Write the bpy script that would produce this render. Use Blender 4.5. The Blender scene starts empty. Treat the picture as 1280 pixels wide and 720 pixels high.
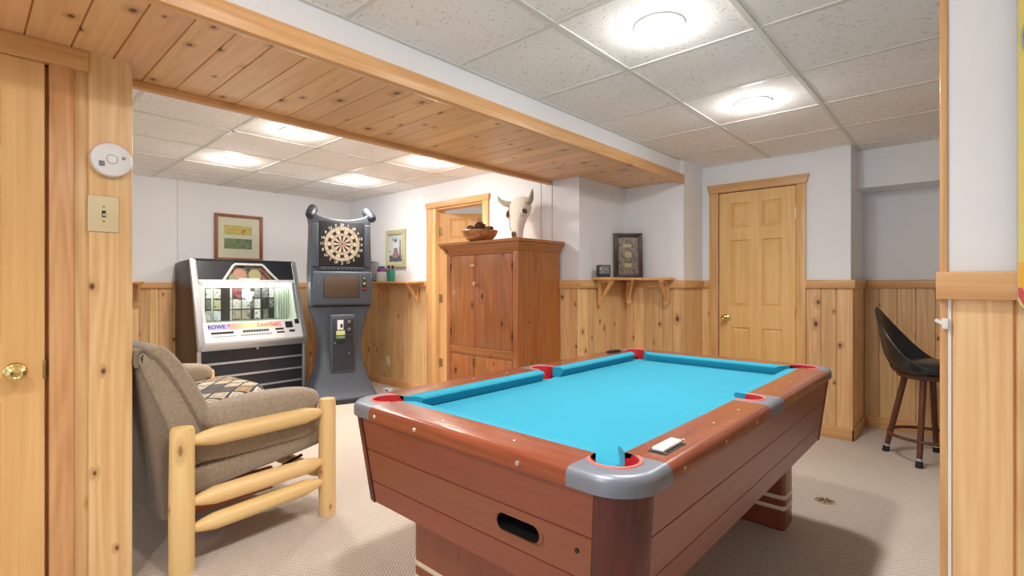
import bpy, bmesh, math, random
from math import sin, cos, pi, radians, atan2, hypot, sqrt
from mathutils import Vector, Matrix, Euler
random.seed(7)
S = bpy.context.scene
COL = S.collection

# ------------------------------------------------------------------ materials
def mat(name):
    m = bpy.data.materials.new(name); m.use_nodes = True
    nt = m.node_tree; b = nt.nodes['Principled BSDF']
    return m, nt, b
def srgb(r, g, b):
    f = lambda v: (v/255/12.92) if v/255 <= .04045 else ((v/255+.055)/1.055)**2.4
    return (f(r), f(g), f(b), 1)
def plain(name, col, rough=.5, metal=0, spec=.5, coat=0, noise=0, nscale=20, bump=0, sheen=0):
    m, nt, b = mat(name)
    b.inputs['Base Color'].default_value = col
    b.inputs['Roughness'].default_value = rough
    b.inputs['Metallic'].default_value = metal
    b.inputs['Specular IOR Level'].default_value = spec
    b.inputs['Coat Weight'].default_value = coat
    b.inputs['Sheen Weight'].default_value = sheen
    if noise or bump:
        tc = nt.nodes.new('ShaderNodeTexCoord'); n = nt.nodes.new('ShaderNodeTexNoise')
        n.inputs['Scale'].default_value = nscale; n.inputs['Detail'].default_value = 5
        nt.links.new(tc.outputs['Object'], n.inputs['Vector'])
        if noise:
            mx = nt.nodes.new('ShaderNodeMix'); mx.data_type = 'RGBA'
            c = Vector(col[:3])
            mx.inputs[6].default_value = (*(c*(1-noise)), 1); mx.inputs[7].default_value = (*[min(1, v*(1+noise)) for v in c], 1)
            nt.links.new(n.outputs['Fac'], mx.inputs[0]); nt.links.new(mx.outputs[2], b.inputs['Base Color'])
        if bump:
            bp = nt.nodes.new('ShaderNodeBump'); bp.inputs['Strength'].default_value = bump; bp.inputs['Distance'].default_value = .01
            nt.links.new(n.outputs['Fac'], bp.inputs['Height']); nt.links.new(bp.outputs['Normal'], b.inputs['Normal'])
    return m
def emit(name, col, st):
    m, nt, b = mat(name)
    b.inputs['Base Color'].default_value = col
    b.inputs['Emission Color'].default_value = col; b.inputs['Emission Strength'].default_value = st
    return m

class N:
    """tiny node helper"""
    def __init__(s, nt): s.nt = nt
    def new(s, t, **k):
        n = s.nt.nodes.new(t)
        for a, v in k.items(): setattr(n, a, v)
        return n
    def set(s, sock, v):
        if isinstance(v, bpy.types.NodeSocket): s.nt.links.new(v, sock)
        else: sock.default_value = v
    def math(s, op, a, b=0.0, c=0.0, clamp=False):
        n = s.new('ShaderNodeMath', operation=op, use_clamp=clamp)
        s.set(n.inputs[0], a); s.set(n.inputs[1], b); s.set(n.inputs[2], c)
        return n.outputs[0]
    def mix(s, f, a, b, blend='MIX'):
        n = s.new('ShaderNodeMix', data_type='RGBA', blend_type=blend)
        s.set(n.inputs[0], f); s.set(n.inputs[6], a); s.set(n.inputs[7], b)
        return n.outputs[2]
    def smooth(s, v, lo, hi):
        n = s.new('ShaderNodeMapRange', interpolation_type='SMOOTHSTEP')
        s.set(n.inputs[0], v); n.inputs[1].default_value = lo; n.inputs[2].default_value = hi
        return n.outputs[0]
    def comb(s, x, y, z):
        n = s.new('ShaderNodeCombineXYZ')
        s.set(n.inputs[0], x); s.set(n.inputs[1], y); s.set(n.inputs[2], z)
        return n.outputs[0]

def wood(name, light, dark, axis='z', knots=1.0, knotcol=(90, 45, 20), rough=.38, tonevar=.3, contrast=1.0, coat=.0, kscale=(4.6, 3.0), redcol=None, ringf=9, kskip=.72):
    """lacquered softwood: straight fine grain, cathedral rings, dark knots; grain runs on the object's own axis"""
    m, nt, b = mat(name); g = N(nt)
    tc = g.new('ShaderNodeTexCoord'); sp = g.new('ShaderNodeSeparateXYZ')
    nt.links.new(tc.outputs['Object'], sp.inputs[0])
    x, y, z = sp.outputs
    L, A, B = {'x': (x, y, z), 'y': (y, x, z), 'z': (z, x, y)}[axis]
    at = g.new('ShaderNodeAttribute', attribute_name='tone')
    oi = g.new('ShaderNodeObjectInfo')
    t = g.math('ADD', at.outputs['Fac'], oi.outputs['Random'])
    L2 = g.math('ADD', L, g.math('MULTIPLY', t, 37.3))
    A2 = g.math('ADD', A, g.math('MULTIPLY', t, 11.7))
    B2 = g.math('ADD', B, g.math('MULTIPLY', t, 5.9))
    # fine streaks
    n1 = g.new('ShaderNodeTexNoise'); n1.inputs['Scale'].default_value = 1; n1.inputs['Detail'].default_value = 4
    nt.links.new(g.comb(g.math('MULTIPLY', A2, 75), g.math('MULTIPLY', B2, 75), g.math('MULTIPLY', L2, 2.2)), n1.inputs['Vector'])
    # broad rings
    n2 = g.new('ShaderNodeTexNoise'); n2.inputs['Scale'].default_value = 1; n2.inputs['Detail'].default_value = 1.5
    nt.links.new(g.comb(g.math('MULTIPLY', A2, 8), g.math('MULTIPLY', B2, 8), g.math('MULTIPLY', L2, .55)), n2.inputs['Vector'])
    # knots
    vo = g.new('ShaderNodeTexVoronoi', voronoi_dimensions='2D'); vo.inputs['Scale'].default_value = 1
    nd = g.new('ShaderNodeTexNoise'); nd.inputs['Scale'].default_value = 22; nt.links.new(tc.outputs['Object'], nd.inputs['Vector'])
    ka, kl = kscale
    nt.links.new(g.comb(g.math('MULTIPLY', g.math('ADD', A2, B2), ka), g.math('MULTIPLY', L2, kl), 0.0), vo.inputs['Vector'])
    sc = g.new('ShaderNodeSeparateColor'); nt.links.new(vo.outputs['Color'], sc.inputs[0])
    size = g.math('MULTIPLY_ADD', sc.outputs[0], 1.3, .75)                     # each knot has its own size
    skip = g.math('MULTIPLY', g.math('GREATER_THAN', sc.outputs[1], kskip), 1.0)   # and some cells have none
    d = g.math('ADD', g.math('ADD', g.math('MULTIPLY', vo.outputs['Distance'], size), skip), g.math('MULTIPLY', g.math('SUBTRACT', nd.outputs['Fac'], .5), .05))
    halo = g.math('SUBTRACT', 1, g.smooth(d, .03, .20))
    core = g.math('SUBTRACT', 1, g.smooth(d, .03, .07))
    if knots <= 0: halo = core = 0.0
    ph = g.math('ADD', g.math('MULTIPLY', n2.outputs['Fac'], ringf*6.283), g.math('MULTIPLY', halo, 7.0) if knots > 0 else 0.0)
    ring = g.math('MULTIPLY_ADD', g.math('SINE', ph), .5, .5)
    f = g.math('ADD', g.math('MULTIPLY', ring, .42*contrast), g.math('MULTIPLY', g.smooth(n1.outputs['Fac'], .3, .75), .5*contrast), clamp=True)
    c = g.mix(f, light, dark)
    if redcol is not None:                                   # broad warm heartwood patches
        c = g.mix(g.math('MULTIPLY', g.smooth(n2.outputs['Fac'], .45, .75), .6), c, redcol)
    if knots > 0:
        c = g.mix(g.math('MULTIPLY', halo, .45*knots), c, srgb(150, 85, 40))
        c = g.mix(g.math('MULTIPLY', core, .9*knots), c, srgb(*knotcol))
    hs = g.new('ShaderNodeHueSaturation')
    nt.links.new(c, hs.inputs['Color'])
    tv = g.math('FRACT', g.math('MULTIPLY', t, 7.77))
    g.set(hs.inputs['Value'], g.math('MULTIPLY_ADD', tv, tonevar, 1-tonevar*.55))
    g.set(hs.inputs['Hue'], g.math('MULTIPLY_ADD', g.math('FRACT', g.math('MULTIPLY', t, 3.31)), .010, .495))
    nt.links.new(hs.outputs['Color'], b.inputs['Base Color'])
    b.inputs['Roughness'].default_value = rough; b.inputs['Coat Weight'].default_value = coat; b.inputs['Coat Roughness'].default_value = .15
    bp = g.new('ShaderNodeBump'); bp.inputs['Strength'].default_value = .08; bp.inputs['Distance'].default_value = .003
    nt.links.new(n1.outputs['Fac'], bp.inputs['Height']); nt.links.new(bp.outputs['Normal'], b.inputs['Normal'])
    return m

PL, PD = srgb(238, 200, 146), srgb(216, 166, 110)
def pine3(nm, light, dark, **k): return {a: wood(nm+'_'+a, light, dark, a, **k) for a in 'xyz'}
PINE = pine3('knotty_pine', PL, PD)
PINEB = pine3('pine_trim', srgb(228, 180, 122), srgb(206, 150, 94), knots=.6, kscale=(2.4, 1.1), tonevar=.12)
SOFF = wood('soffit_pine', srgb(234, 192, 142), srgb(212, 160, 110), 'x', tonevar=.2, kscale=(5, 3.4), contrast=.7, kskip=.85)
DOORW = pine3('door_pine', srgb(238, 194, 130), srgb(220, 166, 100), knots=0, tonevar=.05, contrast=.75, ringf=4)
ARM = pine3('armoire_pine', srgb(180, 116, 66), srgb(142, 82, 40), knots=1, kscale=(4.4, 2.8), tonevar=.12, knotcol=(70, 34, 16), rough=.35, coat=.1, redcol=srgb(188, 102, 48), kskip=.85)
LOG = pine3('peeled_log', srgb(243, 208, 146), srgb(230, 184, 116), knots=.8, kscale=(6, 3), tonevar=.06, contrast=.6, knotcol=(130, 80, 40))
MAH = pine3('mahogany_laminate', srgb(140, 74, 50), srgb(115, 57, 39), knots=0, tonevar=.04, contrast=.45, rough=.33, coat=.1)
RAILW = pine3('polished_rail_wood', srgb(144, 76, 48), srgb(116, 56, 34), knots=0, tonevar=.05, contrast=.8, rough=.25, coat=.3)
POSTW = wood('dark_mahogany', srgb(96, 34, 25), srgb(56, 20, 14), 'z', knots=0, tonevar=.05, rough=.34, coat=.06)
STOOLW = wood('walnut', srgb(104, 62, 40), srgb(76, 42, 26), 'z', knots=0, tonevar=.05)
FRAMEW = wood('picture_frame_wood', srgb(160, 96, 58), srgb(124, 70, 40), 'z', knots=0, tonevar=.05)
DARKW = wood('dark_frame_wood', srgb(70, 44, 38), srgb(48, 30, 26), 'z', knots=0, tonevar=.05)
BURL = wood('burl_wood', srgb(210, 150, 88), srgb(152, 92, 48), 'x', knots=1, kscale=(14, 14))

WHITE = plain('white_paint', srgb(236, 237, 240), .55, noise=.02, nscale=3)
WHITEB = plain('cream_back', srgb(200, 198, 192), .6)
BLACK = plain('black_void', (.004, .004, .004, 1), .8)
def ceiling_mat():
    m, nt, b = mat('acoustic_tile'); g = N(nt)
    tc = g.new('ShaderNodeTexCoord')
    n = g.new('ShaderNodeTexNoise'); n.inputs['Scale'].default_value = 62; n.inputs['Detail'].default_value = 3
    n3 = g.new('ShaderNodeTexNoise'); n3.inputs['Scale'].default_value = 160; n3.inputs['Detail'].default_value = 2
    n2 = g.new('ShaderNodeTexNoise'); n2.inputs['Scale'].default_value = 1.3
    for q in (n, n2, n3): nt.links.new(tc.outputs['Object'], q.inputs['Vector'])
    pits = g.smooth(n.outputs['Fac'], .60, .68)
    c = g.mix(g.smooth(n2.outputs['Fac'], .35, .7), srgb(245, 242, 237), srgb(250, 248, 245))
    c = g.mix(g.math('MULTIPLY', pits, .36), c, srgb(150, 142, 132))
    nt.links.new(c, b.inputs['Base Color']); b.inputs['Roughness'].default_value = .9
    bp = g.new('ShaderNodeBump'); bp.inputs['Strength'].default_value = .35; bp.inputs['Distance'].default_value = .004
    nt.links.new(g.math('SUBTRACT', n3.outputs['Fac'], g.math('MULTIPLY', pits, .8)), bp.inputs['Height']); nt.links.new(bp.outputs['Normal'], b.inputs['Normal'])
    return m
CEIL = ceiling_mat()
GRID = plain('ceiling_grid_metal', srgb(222, 219, 212), .5)
def carpet_mat():
    m, nt, b = mat('berber_carpet'); g = N(nt)
    tc = g.new('ShaderNodeTexCoord'); sp = g.new('ShaderNodeSeparateXYZ'); nt.links.new(tc.outputs['Object'], sp.inputs[0])
    x, y, z = sp.outputs
    P = 2*pi/.0165
    w = g.new('ShaderNodeTexNoise'); w.inputs['Scale'].default_value = 30; nt.links.new(tc.outputs['Object'], w.inputs['Vector'])
    wob = g.math('MULTIPLY', w.outputs['Fac'], 2.2)
    sx = g.math('SINE', g.math('ADD', g.math('MULTIPLY', x, P), wob)); sy = g.math('SINE', g.math('ADD', g.math('MULTIPLY', y, P*.8), wob))
    h = g.math('MULTIPLY_ADD', g.math('MULTIPLY', sx, sy), .5, .5)
    n = g.new('ShaderNodeTexNoise'); n.inputs['Scale'].default_value = 220; n.inputs['Detail'].default_value = 3; nt.links.new(tc.outputs['Object'], n.inputs['Vector'])
    n2 = g.new('ShaderNodeTexNoise'); n2.inputs['Scale'].default_value = 2.2; nt.links.new(tc.outputs['Object'], n2.inputs['Vector'])
    hh = g.math('ADD', g.math('MULTIPLY', h, .7), g.math('MULTIPLY', n.outputs['Fac'], .4))
    c = g.mix(g.smooth(hh, .15, .75), srgb(142, 124, 105), srgb(220, 209, 197))
    c = g.mix(g.math('MULTIPLY', g.smooth(n2.outputs['Fac'], .45, .75), .15), c, srgb(196, 180, 164))
    nt.links.new(c, b.inputs['Base Color']); b.inputs['Roughness'].default_value = .95; b.inputs['Specular IOR Level'].default_value = .1
    bp = g.new('ShaderNodeBump'); bp.inputs['Strength'].default_value = .6; bp.inputs['Distance'].default_value = .006
    nt.links.new(hh, bp.inputs['Height']); nt.links.new(bp.outputs['Normal'], b.inputs['Normal'])
    return m
CARPET = carpet_mat()
FELT = plain('blue_felt', srgb(44, 148, 174), .95, spec=.1, noise=.06, nscale=180, bump=.1, sheen=.1)
CAST = plain('corner_casting_grey', srgb(122, 127, 137), .36, metal=.3, noise=.08, nscale=30)
REDP = plain('red_pocket_rubber', srgb(190, 30, 40), .45)
REDL = plain('faded_red_pocket_lip', srgb(216, 104, 90), .5)
CHROME = plain('chrome', srgb(225, 225, 225), .18, metal=1)
BRASS = plain('brass', srgb(226, 200, 128), .2, metal=1)
OLDBRASS = plain('aged_brass', srgb(170, 140, 90), .4, metal=.8)
CREAMBAND = plain('cream_laminate_band', srgb(225, 210, 185), .4)
TAUPE = plain('taupe_upholstery', srgb(160, 144, 122), .85, noise=.38, nscale=75, bump=.5, sheen=.3)
TAUPEB = plain('taupe_shade_tone', srgb(130, 114, 97), .9, noise=.32, nscale=80, bump=.4, sheen=.2)  # darker taupe: shadow on back shell and shading along piping put into colour
PLASTICW = plain('white_plastic', srgb(236, 236, 236), .4)
PLASTICG = plain('grey_plastic', srgb(170, 172, 174), .4)
IVORY = plain('ivory_plastic', srgb(222, 206, 164), .4)
DARKSLOT = plain('dark_slot', (.01, .01, .01, 1), .6)
VINYL = plain('black_vinyl', (.012, .013, .016, 1), .28, spec=.6)
RUBBER = plain('black_rubber', (.01, .01, .01, 1), .7)
JBLACK = plain('black_laminate', srgb(44, 46, 52), .35, noise=.2, nscale=8)
JSIDE = wood('dark_walnut_laminate', srgb(66, 46, 36), srgb(46, 32, 26), 'z', knots=0, tonevar=.05)
JSILVER = plain('brushed_silver', srgb(200, 203, 206), .3, metal=.6)
JWHITE = plain('white_enamel', srgb(234, 236, 236), .3)
JPALE = plain('pale_green_card', srgb(224, 232, 220), .5)
DARTG = plain('charcoal_moulded_plastic', srgb(72, 78, 88), .48, noise=.1, nscale=12, bump=.05)
DARTD = plain('black_moulded_plastic', srgb(46, 50, 58), .45)
DCREAM = plain('dart_segment_cream', srgb(222, 206, 180), .6)
DBLACK = plain('dart_segment_black', srgb(34, 30, 32), .6)
RED = plain('red_plastic', srgb(200, 40, 40), .4)
BONE = plain('bleached_bone', srgb(228, 220, 206), .7, noise=.06, nscale=25, bump=.2)
BONED = plain('aged_bone_brown', srgb(120, 84, 60), .8)
HORN = plain('grey_horn', srgb(176, 166, 150), .5, noise=.15, nscale=14)
CONE = plain('pinecone_scale', srgb(96, 66, 48), .8, noise=.2, nscale=40)
SCREEN = plain('brown_smoked_screen', srgb(86, 70, 56), .4, spec=.4)
IVMAT = plain('ivory_mat_board', srgb(236, 226, 204), .8)
CREAMF = plain('cream_gilt_frame', srgb(190, 184, 142), .4)

def glass_mat():
    m = bpy.data.materials.new('display_glass'); m.use_nodes = True; nt = m.node_tree; nt.nodes.clear(); g = N(nt)
    o = g.new('ShaderNodeOutputMaterial'); tr = g.new('ShaderNodeBsdfTransparent'); gl = g.new('ShaderNodeBsdfGlossy'); gl.inputs['Roughness'].default_value = .03
    tr.inputs['Color'].default_value = (.95, .97, .96, 1)
    ge = g.new('ShaderNodeNewGeometry'); dt = g.new('ShaderNodeVectorMath', operation='DOT_PRODUCT'); nt.links.new(ge.outputs['Normal'], dt.inputs[0]); nt.links.new(ge.outputs['Incoming'], dt.inputs[1])
    fr = g.math('MULTIPLY_ADD', g.math('POWER', g.math('SUBTRACT', 1, g.math('ABSOLUTE', dt.outputs['Value'])), 5), .9, .03); mx = g.new('ShaderNodeMixShader')
    nt.links.new(fr, mx.inputs[0]); nt.links.new(tr.outputs[0], mx.inputs[1]); nt.links.new(gl.outputs[0], mx.inputs[2]); nt.links.new(mx.outputs[0], o.inputs[0])
    return m
GLASS = glass_mat()
MATTEG = glass_mat(); MATTEG.name = 'matte_picture_glass'
for n_ in MATTEG.node_tree.nodes:
    if n_.type == 'BSDF_GLOSSY': n_.inputs['Roughness'].default_value = .45
def seat_pattern():
    """woven south-western diamonds on taupe"""
    m, nt, b = mat('diamond_weave'); g = N(nt)
    tc = g.new('ShaderNodeTexCoord'); sp = g.new('ShaderNodeSeparateXYZ'); nt.links.new(tc.outputs['Object'], sp.inputs[0])
    x, y, z = sp.outputs
    u = g.math('MULTIPLY', g.math('ADD', x, y), 7.0); v = g.math('MULTIPLY', g.math('SUBTRACT', x, y), 7.0)
    fu = g.math('ABSOLUTE', g.math('SUBTRACT', g.math('FRACT', u), .5)); fv = g.math('ABSOLUTE', g.math('SUBTRACT', g.math('FRACT', v), .5))
    mx = g.math('MAXIMUM', fu, fv)
    cell = g.comb(g.math('FLOOR', u), g.math('FLOOR', v), 0.0)
    wn = g.new('ShaderNodeTexWhiteNoise'); nt.links.new(cell, wn.inputs['Vector'])
    r = g.new('ShaderNodeValToRGB'); r.color_ramp.interpolation = 'CONSTANT'
    e = r.color_ramp.elements; e[0].position = 0; e[0].color = srgb(92, 88, 92); e[1].position = .25; e[1].color = srgb(196, 184, 162)
    for p, c in ((.5, srgb(176, 142, 104)), (.72, srgb(206, 200, 186))):
        q = e.new(p); q.color = c
    nt.links.new(wn.outputs['Value'], r.inputs[0])
    c = g.mix(g.smooth(mx, .40, .43), r.outputs[0], srgb(74, 66, 60))
    ring = g.math('MULTIPLY', g.smooth(mx, .2, .22), g.math('SUBTRACT', 1, g.smooth(mx, .27, .29)))
    c = g.mix(g.math('MULTIPLY', ring, .6), c, srgb(80, 76, 74))
    nt.links.new(c, b.inputs['Base Color']); b.inputs['Roughness'].default_value = .9
    return m
SEATP = seat_pattern()
def blobs(name, cols, scale, seedoff=0, stretch=(1, 1, 1)):
    """printed picture: patches of several colours"""
    m, nt, b = mat(name); g = N(nt)
    tc = g.new('ShaderNodeTexCoord'); mp = g.new('ShaderNodeMapping'); nt.links.new(tc.outputs['Object'], mp.inputs[0])
    mp.inputs['Location'].default_value = (seedoff, seedoff*.7, seedoff*.3); mp.inputs['Scale'].default_value = stretch
    n = g.new('ShaderNodeTexNoise'); n.inputs['Scale'].default_value = scale; n.inputs['Detail'].default_value = 4; nt.links.new(mp.outputs[0], n.inputs['Vector'])
    r = g.new('ShaderNodeValToRGB'); e = r.color_ramp.elements
    e[0].position = .3; e[0].color = cols[0]; e[1].position = .7; e[1].color = cols[-1]
    for i, c in enumerate(cols[1:-1]):
        q = e.new(.3+.4*(i+1)/(len(cols)-1)); q.color = c
    nt.links.new(n.outputs['Fac'], r.inputs[0]); nt.links.new(r.outputs[0], b.inputs['Base Color']); b.inputs['Roughness'].default_value = .4
    return m

# ------------------------------------------------------------------ mesh helpers
def BM(): return bmesh.new()
def V(bm, *p): return bm.verts.new(p)
def setmat(bm, faces, i):
    for f in faces: f.material_index = i
def box(bm, x0, x1, y0, y1, z0, z1, bev=0, seg=2, mi=0, M=None):
    r = bmesh.ops.create_cube(bm, size=1)
    vs = r['verts']
    for v in vs: v.co = Vector(((x0+x1)/2+v.co.x*(x1-x0), (y0+y1)/2+v.co.y*(y1-y0), (z0+z1)/2+v.co.z*(z1-z0)))
    fs = list({f for v in vs for f in v.link_faces})
    for f in fs: f.material_index = mi
    if bev:
        es = list({e for v in vs for e in v.link_edges})
        bmesh.ops.bevel(bm, geom=es, offset=bev, segments=seg, affect='EDGES', profile=.5, material=-1)
    if M is not None:
        # transform everything created in this call
        fs2 = [f for f in bm.faces if f.is_valid and not f.tag]
        vv = {v for f in fs2 for v in f.verts}
        for v in vv: v.co = M @ v.co
    for f in bm.faces: f.tag = True
    return bm
def prism(bm, pts, a0, a1, axis='y', mi=0, bev=0, seg=2):
    """polygon in the plane across an axis, extruded from a0 to a1; pts are (u,v): y->(x,z), x->(y,z), z->(x,y)"""
    def P(u, v, a): return {'y': (u, a, v), 'x': (a, u, v), 'z': (u, v, a)}[axis]
    A = [V(bm, *P(u, v, a0)) for u, v in pts]; B = [V(bm, *P(u, v, a1)) for u, v in pts]
    n = len(pts); fs = []
    for i in range(n): fs.append(bm.faces.new((A[i], A[(i+1) % n], B[(i+1) % n], B[i])))
    f1 = bm.faces.new(A[::-1]); f2 = bm.faces.new(B); fs += [f1, f2]
    bmesh.ops.recalc_face_normals(bm, faces=fs)
    for f in fs: f.material_index = mi
    if bev:
        es = list(set(f1.edges) | set(f2.edges))
        bmesh.ops.bevel(bm, geom=es, offset=bev, segments=seg, affect='EDGES', profile=.5, material=-1)
    for f in bm.faces: f.tag = True
    return bm
def lathe(bm, prof, n=24, M=None, mi=0, wob=None):
    """prof: (r,z) list, revolved about z"""
    M = M or Matrix(); rings = []
    for r, z in prof:
        if r < 1e-6: rings.append([bm.verts.new(M @ Vector((0, 0, z)))])
        else:
            ring = []
            for i in range(n):
                a = 2*pi*i/n; k = wob(a, z) if wob else 1
                ring.append(bm.verts.new(M @ Vector((r*k*cos(a), r*k*sin(a), z))))
            rings.append(ring)
    fs = []
    for A, B in zip(rings, rings[1:]):
        for i in range(n):
            j = (i+1) % n
            if len(A) == 1 and len(B) == 1: break
            if len(A) == 1: fs.append(bm.faces.new((A[0], B[j], B[i])))
            elif len(B) == 1: fs.append(bm.faces.new((A[i], A[j], B[0])))
            else: fs.append(bm.faces.new((A[i], A[j], B[j], B[i])))
    bmesh.ops.recalc_face_normals(bm, faces=fs)
    for f in fs: f.material_index = mi; f.tag = True
    return bm
def axisM(p0, p1):
    d = Vector(p1)-Vector(p0)
    return Matrix.Translation(Vector(p0)) @ d.to_track_quat('Z', 'Y').to_matrix().to_4x4(), d.length
def rod(bm, p0, p1, r0, r1=None, n=16, mi=0, bev=0):
    M, L = axisM(p0, p1); r1 = r0 if r1 is None else r1
    if bev: pr = [(0, 0), (r0-bev, 0), (r0, bev), (r1, L-bev), (r1-bev, L), (0, L)]
    else: pr = [(0, 0), (r0, 0), (r1, L), (0, L)]
    return lathe(bm, pr, n, M, mi)
def tube(bm, pts, rad, n=10, closed=False, mi=0, flat=1.0):
    pts = [Vector(p) for p in pts]; m = len(pts); rings = []
    rads = rad if isinstance(rad, (list, tuple)) else [rad]*m
    up = None
    for i, p in enumerate(pts):
        if closed: t = (pts[(i+1) % m]-pts[i-1]).normalized()
        else: t = (pts[min(i+1, m-1)]-pts[max(i-1, 0)]).normalized()
        if up is None:
            up = Vector((0, 0, 1)) if abs(t.z) < .9 else Vector((1, 0, 0))
        s = t.cross(up).normalized(); up = s.cross(t).normalized()
        rings.append([bm.verts.new(p+rads[i]*(cos(2*pi*k/n)*s+flat*sin(2*pi*k/n)*up)) for k in range(n)])
    fs = []
    for i in range(m if closed else m-1):
        A, B = rings[i], rings[(i+1) % m]
        for k in range(n): fs.append(bm.faces.new((A[k], A[(k+1) % n], B[(k+1) % n], B[k])))
    if not closed:
        fs.append(bm.faces.new(rings[0][::-1])); fs.append(bm.faces.new(rings[-1]))
    bmesh.ops.recalc_face_normals(bm, faces=fs)
    for f in fs: f.material_index = mi; f.tag = True
    return bm
def cushion(bm, c, dim, n=5.0, seg=12, M=None, mi=0, fn=None):
    """soft rounded block: p-norm sphere"""
    vs = []; r = bmesh.ops.create_cube(bm, size=2)
    es = list({e for v in r['verts'] for e in v.link_edges})
    out = bmesh.ops.subdivide_edges(bm, edges=es, cuts=seg, use_grid_fill=True)
    newf = [f for f in bm.faces if not f.tag]; vs = {v for f in newf for v in f.verts}
    for v in vs:
        p = v.co.copy()
        q = p.copy()
        for k in range(3): q[k] = math.copysign(sin(abs(p[k])*pi/2)**.8, p[k]) if p[k] else 0
        nn = (abs(q.x)**n+abs(q.y)**n+abs(q.z)**n)**(1/n); mx = max(abs(q.x), abs(q.y), abs(q.z))
        q = q*(1.0/nn if nn else 1)
        if fn: q = fn(q)
        q = Vector((q.x*dim[0]/2+c[0], q.y*dim[1]/2+c[1], q.z*dim[2]/2+c[2]))
        v.co = M @ q if M is not None else q
    for f in newf: f.material_index = mi; f.tag = True
    return bm
def obj(name, bm, mats, parent=None, smooth=35, loc=None, rotz=0):
    me = bpy.data.meshes.new(name); bm.normal_update(); bm.to_mesh(me); bm.free()
    for m in (mats if isinstance(mats, (list, tuple)) else [mats]): me.materials.append(m)
    if smooth:
        me.shade_smooth(); me.set_sharp_from_angle(angle=radians(smooth))
    o = bpy.data.objects.new(name, me); COL.objects.link(o)
    if parent is not None: o.parent = parent
    if loc is not None: o.location = loc
    o.rotation_euler.z = rotz
    return o
def tag(o, label, cat, group=None):
    o['label'] = label; o['category'] = cat
    if group: o['group'] = group
    return o
def thing(name, label, cat, loc=(0, 0, 0), rotz=0, group=None):
    o = bpy.data.objects.new(name, None); COL.objects.link(o); o.empty_display_size = .1
    o.location = loc; o.rotation_euler.z = rotz
    return tag(o, label, cat, group)
def struct(name, bm, m, parent=None, smooth=35, **k):
    o = obj(name, bm, m, parent, smooth, **k)
    if parent is None: o['kind'] = 'structure'
    return o
def text(name, s, size, m, parent, M, ext=.0006, font_bold=False):
    cu = bpy.data.curves.new(name, 'FONT'); cu.body = s; cu.size = size; cu.align_x = 'CENTER'; cu.align_y = 'CENTER'; cu.extrude = ext
    if font_bold: cu.offset = size*.02
    t = bpy.data.objects.new(name, cu); COL.objects.link(t)
    bpy.context.view_layer.update()
    me = bpy.data.meshes.new_from_object(t.evaluated_get(bpy.context.evaluated_depsgraph_get()))
    bpy.data.objects.remove(t); bpy.data.curves.remove(cu)
    me.materials.clear(); me.materials.append(m); me.transform(M)
    o = bpy.data.objects.new(name, me); COL.objects.link(o)
    if parent is not None: o.parent = parent
    return o
def boards(bm, o, du, dv, nrm, W, L, widths=.122, jit=.0, g=.003, d=.009, thick=.012, off=0.0):
    """tongue and groove boards: across du for W, along dv for L, face towards nrm"""
    o, du, dv, nrm = map(Vector, (o, du, dv, nrm))
    tl = bm.faces.layers.float.get('tone') or bm.faces.layers.float.new('tone')
    w = -off
    while w < W-1e-4:
        ww = widths+random.uniform(-jit, jit); w1 = min(W, w+ww); w0 = max(0, w)
        if w1-w0 > .006:
            t = random.random()
            prof = [(w0, -thick), (w0, -d), (w0+g, 0), (w1-g, 0), (w1, -d), (w1, -thick)]
            A = [bm.verts.new(o+du*a+nrm*b) for a, b in prof]; B = [bm.verts.new(o+du*a+nrm*b+dv*L) for a, b in prof]
            fs = [bm.faces.new((A[i], A[i+1], B[i+1], B[i])) for i in range(5)]
            fs += [bm.faces.new(A), bm.faces.new(B[::-1]), bm.faces.new((A[5], A[0], B[0], B[5]))]
            bmesh.ops.recalc_face_normals(bm, faces=fs)
            for f in fs: f[tl] = t
        w += ww
    return bm

# ------------------------------------------------------------------ room dimensions (metres; camera stands at x=0,y=0)
H = 2.30; HS = 2.115
XF = -1.895                       # pool-room face of the dropped soffit
YD, YA, YL, YN = 4.67, 4.25, 3.49, 5.25    # small-door wall, alcove wall, lounge wall, niche wall
XL, XFAR = -2.535, -6.13
RT, RB = 1.248, 1.182             # chair rail
WT = 1.19                         # wainscot top

bm = BM(); box(bm, -6.3, 2.6, -3.2, 7.2, -.06, 0); struct('floor', bm, CARPET)
bm = BM(); box(bm, XF, 2.5, -3.0, 4.95, H, H+.05)
ceil = struct('ceiling', bm, CEIL)
bm = BM()
for k in range(-3, 7):
    x = -.675+.61*k
    if XF+.03 < x < 2.45: box(bm, x-.012, x+.012, -3, 4.95, H-.005, H)
for k in range(-8, 6):
    y = 1.67+.61*k
    if -3 < y < 4.9: box(bm, XF, 2.5, y-.011, y+.011, H-.004, H)
box(bm, XF, XF+.02, -3, YD, H-.006, H); box(bm, XF, -.7, YD-.02, YD, H-.006, H)
obj('ceiling_grid', bm, GRID, ceil, 0)
bm = BM(); box(bm, XFAR, -2.74, -1.2, YL, H, H+.05)
ceil2 = struct('ceiling', bm, CEIL)
bm = BM()
for k in range(-5, 8):
    x = -3.56+.305+.61*k
    if XFAR < x < -2.76: box(bm, x-.011, x+.011, -1.2, YL, H-.004, H)
for k in range(-5, 8):
    y = 1.605-.305+.61*k
    if -1.2 < y < YL: box(bm, XFAR, -2.74, y-.011, y+.011, H-.004, H)
obj('ceiling_grid', bm, GRID, ceil2, 0)

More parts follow.
